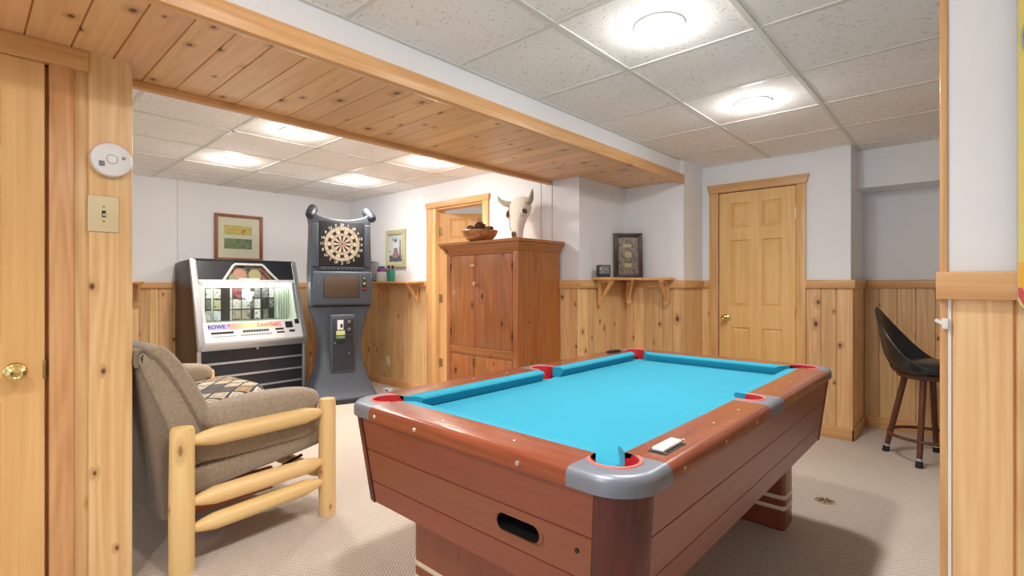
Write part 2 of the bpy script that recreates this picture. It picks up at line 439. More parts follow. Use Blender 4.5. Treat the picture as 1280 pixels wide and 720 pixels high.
# --- soffit between the rooms
bm = BM(); box(bm, -2.74, XF, -3.0, YL, HS+.012, H+.05); box(bm, -2.43, XF, YL, YA, HS+.012, H+.05)
soff = bm
sof = struct('wall_soffit', bm, WHITE)
bm = BM(); boards(bm, (-2.74, -3.0, HS), (0, 1, 0), (1, 0, 0), (0, 0, -1), 3.49+3.0, XF+2.74+.02, .1285, off=.1285-((3.0+.155) % .1285), g=.0035, d=.011)
boards(bm, (-2.43, YL, HS), (0, 1, 0), (1, 0, 0), (0, 0, -1), YA-YL, XF+2.43+.02, .1285, g=.0035, d=.011)
obj('soffit_planks', bm, SOFF, sof, 0)
bm = BM(); box(bm, XF, XF+.045, -3.0, YA, 2.088, 2.168, .004, 2); struct('trim_1', bm, PINEB['y'])           # fascia board
bm = BM(); box(bm, -2.765, -2.72, .48, YL-.005, 2.085, 2.125, .004, 2); struct('trim_2', bm, PINEB['y'])        # lounge edge trim

# --- left wall with six panel door
def six_panel(bm, W, Hd, t=.035, stile=.112, mid=.1, zs=None):
    zs = zs or [0, .20, .79, 1.0, 1.60, 1.705, 1.925, Hd]
    xs = [0, stile, (W-mid)/2, (W+mid)/2, W-stile, W]
    for yy, sgn in ((0, 1), (t, -1)):
        grid = [[bm.verts.new((x, yy, z)) for x in xs] for z in zs]; pan = []
        for i in range(len(zs)-1):
            for j in range(len(xs)-1):
                q = (grid[i][j], grid[i][j+1], grid[i+1][j+1], grid[i+1][j])
                f = bm.faces.new(q if sgn > 0 else q[::-1])
                if j in (1, 3) and i in (1, 3, 5): pan.append(f)
        bm.normal_update()
        bmesh.ops.inset_individual(bm, faces=pan, thickness=.010, depth=-.013)
        bmesh.ops.inset_individual(bm, faces=pan, thickness=.006, depth=0)
        bmesh.ops.inset_individual(bm, faces=pan, thickness=.028, depth=.010)
        if sgn > 0: F = grid
        else: B = grid
    nz, nx = len(zs)-1, len(xs)-1
    for j in range(nx):
        bm.faces.new((F[0][j], B[0][j], B[0][j+1], F[0][j+1])); bm.faces.new((F[nz][j], F[nz][j+1], B[nz][j+1], B[nz][j]))
    for i in range(nz):
        bm.faces.new((F[i][0], F[i+1][0], B[i+1][0], B[i][0])); bm.faces.new((F[i][nx], B[i][nx], B[i+1][nx], F[i+1][nx]))
    return bm
def knob_set(parent, x, z, front=-1, m=BRASS):
    M = Matrix.Translation((x, 0, z)) @ Matrix.Rotation(pi/2, 4, 'X')
    bm = BM(); lathe(bm, [(0, 0), (.033, 0), (.033, .004), (.026, .010), (.013, .014), (.011, .03), (.016, .036), (.026, .043), (.029, .052), (.027, .062), (.016, .069), (.010, .066), (0, .066)], 28, M)
    return obj('door_knob', bm, m, parent)
bm = BM(); six_panel(bm, .762, 2.03)
d1 = struct('door_1', bm, DOORW['z'], smooth=20, loc=(XL-.012, -.552, .004), rotz=pi/2)
knob_set(d1, .684, .895)
bm = BM(); box(bm, .757, .766, -.004, .03, .86, .93, .002); obj('latch_plate', bm, OLDBRASS, d1)
bm = BM()
box(bm, -2.735, XL-.03, .225, .47, 0, HS+.01); box(bm, -2.735, XL-.03, -3.0, -.565, 0, HS+.01); box(bm, -2.735, XL-.03, -.565, .225, 2.05, HS+.01)
wl = struct('wall_left', bm, WHITEB)
bm = BM(); box(bm, XL-.05, XL+.004, .222, .291, 0, 2.04, .003); struct('trim_3', bm, PINEB['z'])
bm = BM(); box(bm, XL-.05, XL-.009, .291, .334, 0, HS, .002); struct('trim_4', bm, PINE['z'])
bm = BM(); boards(bm, (XL, .334, 0), (0, 1, 0), (0, 0, 1), (1, 0, 0), .141, HS, .145, thick=.05, g=.003); struct('trim_5', bm, PINE['z'], smooth=0)
bm = BM(); box(bm, XL-.03, XL+.012, -.7, .335, 2.036, HS, .003); struct('trim_6', bm, PINEB['y'])
bm = BM(); box(bm, -2.66, XL-.052, .2105, .222, 0, 2.05); box(bm, -2.66, XL-.052, -.565, .222, 2.036, 2.05); box(bm, -2.66, XL-.052, -.565, -.553, 0, 2.05); struct('trim_7', bm, PINEB['z'])
bm = BM(); boards(bm, (XL, -3.0, 0), (0, 1, 0), (0, 0, 1), (1, 0, 0), 2.36, HS, .12, thick=.03); struct('trim_8', bm, PINE['z'], smooth=0)

# --- back wall with the small door (faces -y)
def rail_x(n, x0, x1, y, h0=RB, h1=RT, d=.022): 
    bm = BM(); box(bm, x0, x1, y-d, y, h0, h1, .003); return struct('trim_%d' % n, bm, PINEB['x'])
DX0, DX1 = -1.705, -1.083
bm = BM(); box(bm, -2.0, DX0-.012, YD, YD+.12, 0, H+.05); box(bm, DX1+.012, -.70, YD, YN+.1, 0, H+.05); box(bm, DX0-.012, DX1+.012, YD, YD+.12, 2.045, H+.05)
box(bm, DX0-.02, DX1+.02, YD+.115, YD+.12, 0, 2.05)
wb = struct('wall_back', bm, WHITE)
bm = BM(); six_panel(bm, DX1-DX0, 2.028, stile=.105, mid=.105, zs=[0, .2, .825, 1.01, 1.60, 1.71, 1.93, 2.028])
d2 = struct('door_2', bm, DOORW['z'], smooth=20, loc=(DX0, YD-.004, .006))
knob_set(d2, .062, .905)
for z in (1.80, .98, .2):
    bm = BM(); rod(bm, (.624, -.007, z-.045), (.624, -.007, z+.045), .006, n=10); obj('hinge', bm, BRASS if z < 1.7 else PLASTICW, d2)
bm = BM(); box(bm, DX0-.085, DX0-.006, YD-.022, YD, 0, 2.04, .003); struct('trim_9', bm, PINEB['z'])
bm = BM(); box(bm, DX1+.006, DX1+.078, YD-.022, YD, 0, 2.04, .003); struct('trim_10', bm, PINEB['z'])
bm = BM(); prism(bm, [(DX0-.09, 2.04), (DX1+.083, 2.04), (DX1+.10, 2.115), (DX0-.107, 2.115)], YD-.03, YD, 'y', bev=.003); struct('trim_11', bm, PINEB['x'])
bm = BM(); boards(bm, (XF+.02, YD-.010, 0), (1, 0, 0), (0, 0, 1), (0, -1, 0), DX0-.085-XF-.02, WT, .12, thick=.01); boards(bm, (DX1+.078, YD-.010, 0), (1, 0, 0), (0, 0, 1), (0, -1, 0), -.70-DX1-.078, WT, .105, thick=.01)
obj('wainscot', bm, PINE['z'], wb, 0)
rail_x(12, XF+.02, DX0-.085, YD-.010); rail_x(13, DX1+.078, -.672, YD-.010)
bm = BM(); boards(bm, (-.688, YD-.01, 0), (0, 1, 0), (0, 0, 1), (1, 0, 0), YN-YD+.01, WT, .12, thick=.012); obj('wainscot', bm, PINE['z'], wb, 0)
bm = BM(); box(bm, -.69, -.6685, YD-.0305, YN, RB+.0005, RT-.0005, .003); struct('trim_14', bm, PINEB['y'])
bm = BM(); box(bm, DX1+.078, -.676, YD-.024, YD-.010, 0, .09, .003); box(bm, -.69, -.676, YD-.024, YN, 0, .09, .003); struct('baseboard_back', bm, PINEB['x'])
# niche with bulkhead
bm = BM(); box(bm, -.72, 2.5, YN, YN+.1, 0, H+.05)
wn_ = struct('wall_niche', bm, WHITE)
bm = BM(); box(bm, -.70, 2.5, 4.95, YN, 1.995, H+.05); struct('wall_bulkhead', bm, WHITE)
bm = BM(); boards(bm, (-.688, YN-.012, 0), (1, 0, 0), (0, 0, 1), (0, -1, 0), 2.5+.688, WT, .122, thick=.012, off=.02); obj('wainscot', bm, PINE['z'], wn_, 0)
rail_x(15, -.668, 2.5, YN-.012)
bm = BM(); box(bm, -.676, 2.5, YN-.026, YN-.012, 0, .09, .003); struct('baseboard_niche', bm, PINEB['x'])

# --- alcove wall with the right hand shelf, and the lounge wall with the doorway
bm = BM(); box(bm, -2.6, -1.86, YA, YD+.1, 0, H+.05); wa = struct('wall_alcove', bm, WHITE)
bm = BM(); box(bm, -2.6, -2.43, YL+.001, YA, 0, H+.05)
PX0, PX1 = -4.30, -3.577
box(bm, PX1+.001, -2.6, YL+.001, YL+.12, 0, H+.05); box(bm, XFAR-.12, PX0-.001, YL+.001, YL+.12, 0, H+.05); box(bm, PX0-.001, PX1+.001, YL+.001, YL+.12, 2.035, H+.05)
wr = struct('wall_lounge', bm, WHITE)
# batten seams of the panelling by the skull
bm = BM()
for x in (-2.84, -2.715): box(bm, x-.002, x+.002, YL-.0025, YL+.002, RT, HS)
obj('panel_seam', bm, PLASTICG, wr, 0)
bm = BM(); boards(bm, (-2.418, YL-.022, 0), (0, 1, 0), (0, 0, 1), (1, 0, 0), YA-YL+.022, WT, .11, jit=.03, thick=.012); 
boards(bm, (-2.418, YA-.012, 0), (1, 0, 0), (0, 0, 1), (0, -1, 0), .56, WT, .095, jit=.035, thick=.012)
boards(bm, (-1.858, YA-.012, 0), (0, 1, 0), (0, 0, 1), (1, 0, 0), YD-YA, WT, .11, jit=.03, thick=.012)
obj('wainscot', bm, PINE['z'], wa, 0)
bm = BM(); boards(bm, (XFAR, YL-.010, 0), (1, 0, 0), (0, 0, 1), (0, -1, 0), PX0-.15-XFAR, WT, .075, jit=.02, thick=.010); boards(bm, (PX1+.085, YL-.010, 0), (1, 0, 0), (0, 0, 1), (0, -1, 0), -2.418-PX1-.085, WT, .10, jit=.03, thick=.010)
obj('wainscot', bm, PINE['z'], wr, 0)
rail_x(16, PX1+.085, -2.396, YL-.010); rail_x(17, XFAR, PX0-.15, YL-.010)
bm = BM(); box(bm, -2.42, -2.3965, YL-.0305, YA-.012, RB+.0005, RT-.0005, .003); struct('trim_18', bm, PINEB['y'])
rail_x(19, -2.396, -1.836, YA-.012)
bm = BM(); box(bm, -1.86, -1.8365, YA-.0325, YD-.012, RB+.0005, RT-.0005, .003); struct('trim_20', bm, PINEB['y'])
bm = BM(); box(bm, XFAR, PX0-.15, YL-.026, YL-.010, 0, .085, .003); struct('baseboard_lounge', bm, PINEB['x'])
# doorway casing + jamb + open leaf
bm = BM(); box(bm, PX0-.15, PX0-.07, YL-.024, YL, 0, 2.036, .003); struct('trim_21', bm, PINEB['z'])
bm = BM(); box(bm, PX1+.012, PX1+.085, YL-.024, YL, 0, 2.036, .003); struct('trim_22', bm, PINEB['z'])
bm = BM(); prism(bm, [(PX0-.155, 2.036), (PX1+.09, 2.036), (PX1+.105, 2.10), (PX0-.17, 2.10)], YL-.03, YL, 'y', bev=.003); struct('trim_23', bm, PINEB['x'])
bm = BM(); box(bm, PX0-.07, PX0-.0, YL-.018, YL+.12, 0, 2.036, .002); box(bm, PX1, PX1+.012, YL-.012, YL+.12, 0, 2.036); box(bm, PX0, PX1, YL-.006, YL+.12, 2.02, 2.036); struct('trim_24', bm, DOORW['z'])
bm = BM(); six_panel(bm, .715, 1.978)
d3 = struct('door_3', bm, DOORW['z'], smooth=20, loc=(PX0+.003, YL+.045, .006), rotz=radians(42))
for z in (1.78, 1.05, .35):
    bm = BM(); rod(bm, (-.004, -.006, z-.045), (-.004, -.006, z+.045), .007, n=10); box(bm, -.004, .03, -.003, .001, z-.045, z+.045); obj('hinge', bm, OLDBRASS, d3)
knob_set(d3, .655, .905)
# room beyond
bm = BM(); box(bm, -5.2, -2.6, 5.6, 5.7, 0, H); box(bm, -5.3, -5.2, YL+.12, 5.7, 0, H); box(bm, -2.7, -2.6, YD+.1, 5.7, 0, H); struct('wall_beyond', bm, WHITE)
bm = BM(); box(bm, -5.2, -2.6, YL+.12, 5.6, H, H+.05); struct('ceiling', bm, CEIL)

# --- far wall
bm = BM(); box(bm, XFAR-.12, XFAR, -1.3, YL+.12, 0, H+.05); wf = struct('wall_far', bm, WHITE)
bm = BM(); boards(bm, (XFAR+.010, -1.2, 0), (0, 1, 0), (0, 0, 1), (1, 0, 0), YL+1.2, WT-.01, .11, jit=.03, thick=.010); obj('wainscot', bm, PINE['z'], wf, 0)
bm = BM(); box(bm, XFAR+.01, XFAR+.03, -1.2, YL-.02, RB-.01, RT-.016, .003); struct('trim_25', bm, PINEB['y'])
bm = BM(); box(bm, XFAR, XFAR+.002, 1.526, 1.530, RT, H); obj('panel_seam', bm, PLASTICG, wf, 0)
bm = BM(); box(bm, XFAR, -2.735, -1.3, -1.2, 0, .3); box(bm, XFAR, -2.735, -1.3, -1.2, 2.15, H+.05); box(bm, XFAR, -5.6, -1.3, -1.2, .3, 2.15); box(bm, -3.2, -2.735, -1.3, -1.2, .3, 2.15); struct('wall_near', bm, WHITE)  # lounge wall out of view, its opening added for fill daylight
bm = BM()
for x in (-5.6, -4.42, -3.24): box(bm, x, x+.04, -1.29, -1.24, .3, 2.15)
box(bm, -5.6, -3.2, -1.29, -1.24, .3, .34); box(bm, -5.6, -3.2, -1.29, -1.24, 2.11, 2.15)
w2 = struct('added_window_2', bm, PLASTICW)  # unseen window added to brighten the lounge
bm = BM(); box(bm, -5.6, -3.2, -1.266, -1.262, .34, 2.11); obj('glass_pane', bm, GLASS, w2)

# --- stub wall on the right with rail and sign
YS = 1.55
bm = BM(); box(bm, -.042, 2.5, YS, YS+.12, 0, H); ws = struct('wall_stub', bm, WHITE)
bm = BM(); box(bm, -.057, -.0425, YS-.004, YS+.124, 0, H, .002); struct('trim_26', bm, PINEB['z'])
bm = BM(); boards(bm, (-.036, YS-.010, 0), (1, 0, 0), (0, 0, 1), (0, -1, 0), 2.5, WT, .104, thick=.010, g=.004); obj('wainscot', bm, PINE['z'], ws, 0)
bm = BM(); box(bm, -.063, 2.5, YS-.032, YS-.004, 1.180, 1.243, .003); box(bm, -.063, -.0575, YS-.010, YS+.14, 1.180, 1.243, .002); struct('trim_27', bm, PINEB['x'])
bm = BM(); box(bm, -.0425, -.0365, YS-.006, YS, 0, 1.18); struct('trim_28', bm, PLASTICW)
# --- walls out of view: right, and rear with a wide unseen window, enlarged to let in more daylight
bm = BM(); box(bm, 2.5, 2.6, -3.1, YN+.1, 0, H+.05); struct('wall_right', bm, WHITE)
bm = BM(); box(bm, -2.735, 2.6, -3.1, -3.0, 0, .1); box(bm, -2.735, 2.6, -3.1, -3.0, 2.15, H+.05); box(bm, -2.735, -2.3, -3.1, -3.0, .1, 2.15); box(bm, 2.3, 2.6, -3.1, -3.0, .1, 2.15)
struct('wall_rear', bm, WHITE)
bm = BM()
for x in (-2.3, -1.16, -.02, 1.12, 2.26): box(bm, x, x+.04, -3.09, -3.04, .1, 2.15)
box(bm, -2.3, 2.3, -3.09, -3.04, .1, .14); box(bm, -2.3, 2.3, -3.09, -3.04, 2.11, 2.15)
w1 = struct('window_1', bm, PLASTICW)
bm = BM(); box(bm, -2.3, 2.3, -3.066, -3.062, .14, 2.11); obj('glass_pane', bm, GLASS, w1)

# ------------------------------------------------------------------ recessed lights
LENS = emit('lamp_lens', (1, .95, .88, 1), 88.0)
LENS2 = emit('lamp_lens_cool', (1, .98, .955, 1), 88.0)
BEAM = 5.3; BULB = 2.4
def can(x, y, label, group, m, r=.072):
    t = thing('recessed_light', label, 'ceiling light', (x, y, H), 0, group)
    bm = BM(); lathe(bm, [(r+.004, .0), (r+.004, -.004), (r+.010, -.009), (r+.028, -.006), (r+.030, 0)], 32); obj('trim_ring', bm, PLASTICW, t)
    bm = BM(); lathe(bm, [(0, -.030), (r*.45, -.028), (r*.8, -.021), (r*.97, -.010), (r+.003, -.001)], 32); obj('lens', bm, m, t)
    la = bpy.data.lights.new('downlight', 'AREA'); la.shape = 'DISK'; la.size = r*1.9; la.spread = radians(125); la.energy = BEAM; la.color = (1, .95, .89) if m is LENS else (1, .98, .955)
    lo = bpy.data.objects.new('downlight', la); COL.objects.link(lo); lo.parent = t; lo.location = (0, 0, -.034)
    lb = bpy.data.lights.new('bulb', 'POINT'); lb.energy = BULB; lb.shadow_soft_size = .04; lb.color = la.color
    bo = bpy.data.objects.new('bulb', lb); COL.objects.link(bo); bo.parent = t; bo.location = (0, 0, -.075)
G1, G2 = 'recessed lights over the pool table', 'recessed lights in the lounge ceiling'
can(-.970, 1.975, 'large bright recessed ceiling light nearest the camera, above the pool table', G1, LENS2, .074)
can(-.970, 3.195, 'recessed ceiling light farther back in the pool room, toward the small pine door', G1, LENS2, .074)
can(-.970, .755, 'added recessed ceiling light overhead, out of view, to brighten the pool room', G1, LENS2, .074)  # this and the next two are added, unseen, to brighten the room
can(-.970, -.465, 'added unseen recessed ceiling light just behind the viewer', G1, LENS2, .074)
can(-.970, -1.685, 'added unseen recessed ceiling light near the wide rear window behind the viewer', G1, LENS2, .074)
can(-3.555, 1.605, 'lounge ceiling light cut by the soffit edge trim, left one of two beside the soffit', G2, LENS)
can(-3.555, 2.815, 'lounge ceiling light beside the soffit edge, nearer the lounge doorway', G2, LENS)
can(-4.775, 1.605, 'lounge ceiling light in mid ceiling, in front of the jukebox', G2, LENS)
can(-4.775, 2.815, 'lounge ceiling light over the electronic dart machine', G2, LENS)
can(-3.6, 4.9, 'added unseen ceiling light in the room beyond the doorway', G2, LENS)  # added lamp, itself unseen, to light the space behind the open door

# ------------------------------------------------------------------ pool table
TX, TY = -1.12, 1.995; HW, HL = .600, 1.045; T = .79; RBT = .745; BED = .740; RW = .128
pt = thing('pool_table', 'coin operated pool table with blue felt and reddish mahogany cabinet', 'pool table', (TX, TY, 0))
CL = .18; CR = .115             # casting leg length, corner radius
def ringprof(): return [(0, RBT), (0, .772), (.004, .781), (.012, .788), (.024, T)]
def rail_bar(p0, p1, inward):
    """straight wooden rail: outer edge from p0 to p1, width RW inward"""
    bm = BM(); p0, p1, n = Vector(p0), Vector(p1), Vector(inward)
    prof = ringprof()+[(RW, T), (RW, RBT)]
    A = [bm.verts.new((*(p0+n*a), z)) for a, z in prof]; B = [bm.verts.new((*(p1+n*a), z)) for a, z in prof]
    k = len(prof); fs = [bm.faces.new((A[i], A[(i+1) % k], B[(i+1) % k], B[i])) for i in range(k)]+[bm.faces.new(A[::-1]), bm.faces.new(B)]
    bmesh.ops.recalc_face_normals(bm, faces=fs)
    return bm
SP = .085                        # half length of a side-pocket casting
obj('end_rail', rail_bar((-HW+CL, -HL), (HW-CL, -HL), (0, 1)), RAILW['x'], pt)
obj('end_rail', rail_bar((-HW+CL, HL), (HW-CL, HL), (0, -1)), RAILW['x'], pt)
for sx in (-1, 1):
    obj('side_rail', rail_bar((sx*HW, -HL+CL), (sx*HW, -SP), (-sx, 0)), RAILW['y'], pt)
    obj('side_rail', rail_bar((sx*HW, SP), (sx*HW, HL-CL), (-sx, 0)), RAILW['y'], pt)
PR_ = .060                       # pocket radius
def casting(plan_out, plan_in, flip=False):
    """grey metal casting from an outer polyline (swept with the rail profile) and an inner polyline"""
    bm = BM(); prof = ringprof(); n = len(plan_out); rows = []
    for a, z in prof:
        row = []
        for i, (p, nv) in enumerate(plan_out): row.append(bm.verts.new((p[0]+nv[0]*a, p[1]+nv[1]*a, z)))
        rows.append(row)
    fs = []
    for A, B in zip(rows, rows[1:]):
        for i in range(n-1): fs.append(bm.faces.new((A[i], A[i+1], B[i+1], B[i])))
    I = [bm.verts.new((p[0], p[1], T)) for p in plan_in]; J = [bm.verts.new((p[0], p[1], RBT)) for p in plan_in]
    fs.append(bm.faces.new(rows[-1]+I[::-1])); fs.append(bm.faces.new(rows[0]+J[::-1]))
    for i in range(len(I)-1): fs.append(bm.faces.new((I[i], I[i+1], J[i+1], J[i])))
    fs.append(bm.faces.new([r[0] for r in rows]+[I[0], J[0]])); fs.append(bm.faces.new([r[-1] for r in rows]+[I[-1], J[-1]]))
    bmesh.ops.recalc_face_normals(bm, faces=fs); bmesh.ops.triangulate(bm, faces=[f for f in fs if len(f.verts) > 6])
    return bm
def arc(cx, cy, r, a0, a1, n): return [(cx+r*cos(a0+(a1-a0)*i/n), cy+r*sin(a0+(a1-a0)*i/n)) for i in range(n+1)]
def liner(cx, cy, r, a0, a1, n=20):
    """red pocket: curved wall + rolled lip + dark floor"""
    bm = BM(); P = arc(cx, cy, r, a0, a1, n); Q = arc(cx, cy, r-.006, a0, a1, n)
    zs = [(r, T-.002), (r-.004, T-.03), (r-.008, .70), (r-.02, .66)]
    rows = [[bm.verts.new((x, y, z)) for x, y in arc(cx, cy, rr, a0, a1, n)] for rr, z in zs]
    for A, B in zip(rows, rows[1:]):
        for i in range(n): bm.faces.new((A[i], A[i+1], B[i+1], B[i]))
    bm.faces.new(rows[-1])
    bmesh.ops.recalc_face_normals(bm, faces=bm.faces[:])
    return bm
def lip(cx, cy, r, a0, a1, n=24):
    bm = BM(); tube(bm, [(x, y, T) for x, y in arc(cx, cy, r, a0, a1, n)], .005, 8, flat=.7); return bm
pocket_cut = {}
for sx in (-1, 1):
    for sy in (-1, 1):
        cx, cy = sx*(HW-CR), sy*(HL-CR)
        out = [((sx*(HW-CL), sy*HL), (0, -sy))]
        m = 12
        for i in range(m+1):
            a = pi/2-(pi/2)*i/m
            out.append(((cx+sx*CR*cos(a), cy+sy*CR*sin(a)), (-sx*cos(a), -sy*sin(a))))
        out.append(((sx*HW, sy*(HL-CL)), (-sx, 0)))
        # pocket circle centre a little outside the inner corner
        px, py = HW-RW+.006, HL-RW+.006
        d = -.006
        a_s = math.acos(max(-1, min(1, 0))) 
        inn = [((HW-CL), (HL-RW))]
        y_t = HL-RW-py; x_t = sqrt(PR_**2-y_t**2)
        aa = atan2(y_t, -x_t); bb = atan2(-x_t, y_t)
        if bb > 0: bb -= 2*pi
        aa0 = aa if aa > 0 else aa+2*pi; bb0 = bb
        pk = [(px+PR_*cos(aa0+(bb0-aa0)*i/18), py+PR_*sin(aa0+(bb0-aa0)*i/18)) for i in range(19)]
        inn += pk+[((HW-RW), (HL-CL))]
        inn = [(sx*x, sy*y) for x, y in inn]
        obj('corner_casting', casting(out, inn), CAST, pt, 40)
        base = {(1, 1): 0, (-1, 1): pi/2, (-1, -1): pi, (1, -1): -pi/2}[(sx, sy)]
        lo, hi = base-radians(95), base+radians(185)
        near = (sx, sy) == (1, -1)
        lk = obj('pocket', liner(sx*px, sy*py, PR_, lo, hi), REDP, pt)
        obj('pocket_lip', lip(sx*px, sy*py, PR_+.003, base-radians(58), base+radians(148)), REDL, lk)
        pocket_cut[(sx, sy)] = (sx*px, sy*py)
for sx in (-1, 1):
    out = [((sx*HW, -SP), (-sx, 0)), ((sx*HW, SP), (-sx, 0))]
    px = HW-RW+.022; R2 = .056; dx = HW-RW-px; yt = sqrt(R2**2-dx**2)
    a0 = atan2(-yt, dx); a1 = atan2(yt, dx)
    if a0 < 0 and False: pass
    pts = [(px+R2*cos(a0+(a1-a0)*i/16), R2*sin(a0+(a1-a0)*i/16)) for i in range(17)]   # passes through angle 0 (outer side)
    inn = [(HW-RW, -SP)]+pts+[(HW-RW, SP)]
    inn = [(sx*x, y) for x, y in inn]
    obj('side_casting', casting(out, inn), CAST, pt, 40)
    lo, hi = (-radians(115), radians(115)) if sx > 0 else (pi-radians(115), pi+radians(115))
    lk = obj('pocket', liner(sx*px, 0, R2, lo, hi), REDP, pt)
    obj('pocket_lip', lip(sx*px, 0, R2+.004, lo+.05, hi-.05), REDL, lk)
# bed with pocket bites
IW, IL = HW-RW+.002, HL-RW+.002
def bed_outline():
    pts = []
    def bite(c, r, a0, a1, n=10): return [(c[0]+r*cos(a0+(a1-a0)*i/n), c[1]+r*sin(a0+(a1-a0)*i/n)) for i in range(n+1)]
    r = PR_*.98
    c = .072
    pts += bite(pocket_cut[(1, -1)], .052, pi-.05, pi/2+.05)
    pts += bite((HW-RW+.022, 0), .05, -pi/2-.75, -pi*1.5+.75)
    pts += bite(pocket_cut[(1, 1)], .052, -pi/2-.05, -pi+.05)
    pts += bite(pocket_cut[(-1, 1)], .052, .05-0, -pi/2+.05)
    pts += bite((-HW+RW-.022, 0), .05, pi/2-.75, -pi/2+.75)
    pts += bite(pocket_cut[(-1, -1)], .052, pi/2-.05, .05)
    return pts
bm = BM(); o_ = bed_outline()
A = [bm.verts.new((x, y, BED)) for x, y in o_]; B = [bm.verts.new((x, y, BED-.06)) for x, y in o_]
fs = [bm.faces.new(A), bm.faces.new(B[::-1])]+[bm.faces.new((A[i-1], A[i], B[i], B[i-1])) for i in range(len(A))]
bmesh.ops.recalc_face_normals(bm, faces=fs); bmesh.ops.triangulate(bm, faces=fs[:2])
obj('felt_bed', bm, FELT, pt, 0)
def cushion_bar(p0, p1, inward, cut0, cut1, CW=.052):
    """felted cushion: triangular section, ends cut back at the pockets"""
    p0, p1, n = Vector(p0), Vector(p1), Vector(inward); t = (p1-p0).normalized(); bm = BM()
    prof = [(0, T-.001), (CW*.72, T-.002), (CW*.93, T-.006), (CW, T-.012), (CW*.97, T-.020), (CW*.66, BED), (0, BED)]
    A = [bm.verts.new((*(p0+n*a+t*(a*cut0)), z)) for a, z in prof]; B = [bm.verts.new((*(p1+n*a-t*(a*cut1)), z)) for a, z in prof]
    k = len(prof); fs = [bm.faces.new((A[i], A[(i+1) % k], B[(i+1) % k], B[i])) for i in range(k)]+[bm.faces.new(A[::-1]), bm.faces.new(B)]
    bmesh.ops.recalc_face_normals(bm, faces=fs)
    return bm
CO = .055
for sy in (-1, 1):
    obj('cushion', cushion_bar((-HW+RW+CO, sy*(HL-RW)), (HW-RW-CO, sy*(HL-RW)), (0, -sy), 1, 1), FELT, pt, 20)
for sx in (-1, 1):
    obj('cushion', cushion_bar((sx*(HW-RW), -HL+RW+CO), (sx*(HW-RW), -.058), (-sx, 0), 1, .35), FELT, pt, 20)
    obj('cushion', cushion_bar((sx*(HW-RW), .058), (sx*(HW-RW), HL-RW-CO), (-sx, 0), .35, 1), FELT, pt, 20)
# cabinet
CZ0, CZ1 = .435, RBT; INS, TAP = .012, .035; PRAD = .098
def wpt(sx, sy, r_ang, z):   # point on the tapered cabinet corner
    k = INS+TAP*(CZ1-z)/(CZ1-CZ0); hw, hl = HW-k, HL-k
    return (sx*(hw-PRAD)+sx*PRAD*cos(r_ang), sy*(hl-PRAD)+sy*PRAD*sin(r_ang), z)
for sx in (-1, 1):
    for sy in (-1, 1):
        bm = BM(); m = 12; A = []; B = []
        for z, L in ((CZ1, A), (CZ0, B)):
            for i in range(m+1): L.append(bm.verts.new(wpt(sx, sy, pi/2*i/m, z)))
            p = wpt(sx, sy, 0, z); q = wpt(sx, sy, pi/2, z)
            L.append(bm.verts.new((q[0], p[1], z)))
        k = len(A); fs = [bm.faces.new((A[i], A[(i+1) % k], B[(i+1) % k], B[i])) for i in range(k)]+[bm.faces.new(A), bm.faces.new(B[::-1])]
        bmesh.ops.recalc_face_normals(bm, faces=fs)
        obj('corner_post', bm, POSTW, pt, 30)
slot_loop = []
def cab_panel(side, slot=False):
    """three boards with grooves between two corner posts; side in 'front','rear','left','right'"""
    bm = BM(); tl = bm.faces.layers.float.new('tone')
    zb = [CZ0, .515, .628, CZ1]
    half = (HW if side in ('front', 'rear') else HL)-INS-PRAD
    def P(u, z, dep=0.0):
        k = INS+TAP*(CZ1-z)/(CZ1-CZ0)+.003+dep
        h = half-TAP*(CZ1-z)/(CZ1-CZ0)-.003
        u2 = u*h
        return {'front': (u2, -(HL-k), z), 'rear': (u2, HL-k, z), 'left': (-(HW-k), u2, z), 'right': (HW-k, u2, z)}[side]
    for i in range(3):
        z0, z1 = zb[i], zb[i+1]; t = random.random(); n = 1
        g = .0025
        fs = []
        rows = [[(u, z0, .004), (u, z0+g, 0), (u, z1-g, 0), (u, z1, .004), (u, z1, .02), (u, z0, .02)] for u in (-1, 1)]
        A = [bm.verts.new(P(*q)) for q in rows[0]]; B = [bm.verts.new(P(*q)) for q in rows[1]]
        for j in range(6):
            if slot and i == 1 and j in (1, 4): continue
            fs.append(bm.faces.new((A[j], A[(j+1) % 6], B[(j+1) % 6], B[j])))
        fs += [bm.faces.new(A[::-1]), bm.faces.new(B)]
        if slot and i == 1:
            # middle board with the ball-return slot cut out
            zc, hh, wv = .577, .024, .055
            kx = half-.006
            sl = []
            for a in [radians(x) for x in range(-90, 91, 18)]: sl.append(((.245+wv*1+hh*cos(a)), zc+hh*sin(a)))
            for a in [radians(x) for x in range(90, 271, 18)]: sl.append(((.245-wv*1+hh*cos(a)), zc+hh*sin(a)))
            sv = [bm.verts.new(P(x/kx, z)) for x, z in sl]
            se = [bm.edges.new((sv[q-1], sv[q])) for q in range(len(sv))]
            oe = [bm.edges.get((A[1], A[2])) or bm.edges.new((A[1], A[2])), bm.edges.get((A[2], B[2])) or bm.edges.new((A[2], B[2])), bm.edges.get((B[2], B[1])) or bm.edges.new((B[2], B[1])), bm.edges.get((B[1], A[1])) or bm.edges.new((B[1], A[1]))]
            r = bmesh.ops.triangle_fill(bm, edges=se+oe, use_beauty=True)
            fs += [f for f in r['geom'] if isinstance(f, bmesh.types.BMFace)]
            slot_loop.extend([(P(x/kx, z, .001), P(x/kx, z, .07)) for x, z in sl])
        bmesh.ops.recalc_face_normals(bm, faces=fs)
        for f in fs: f[tl] = t
    return bm
fp = obj('front_panel', cab_panel('front', True), MAH['x'], pt, 20)
yf = -(HL-INS-TAP*(CZ1-.577)/(CZ1-CZ0)-.003)
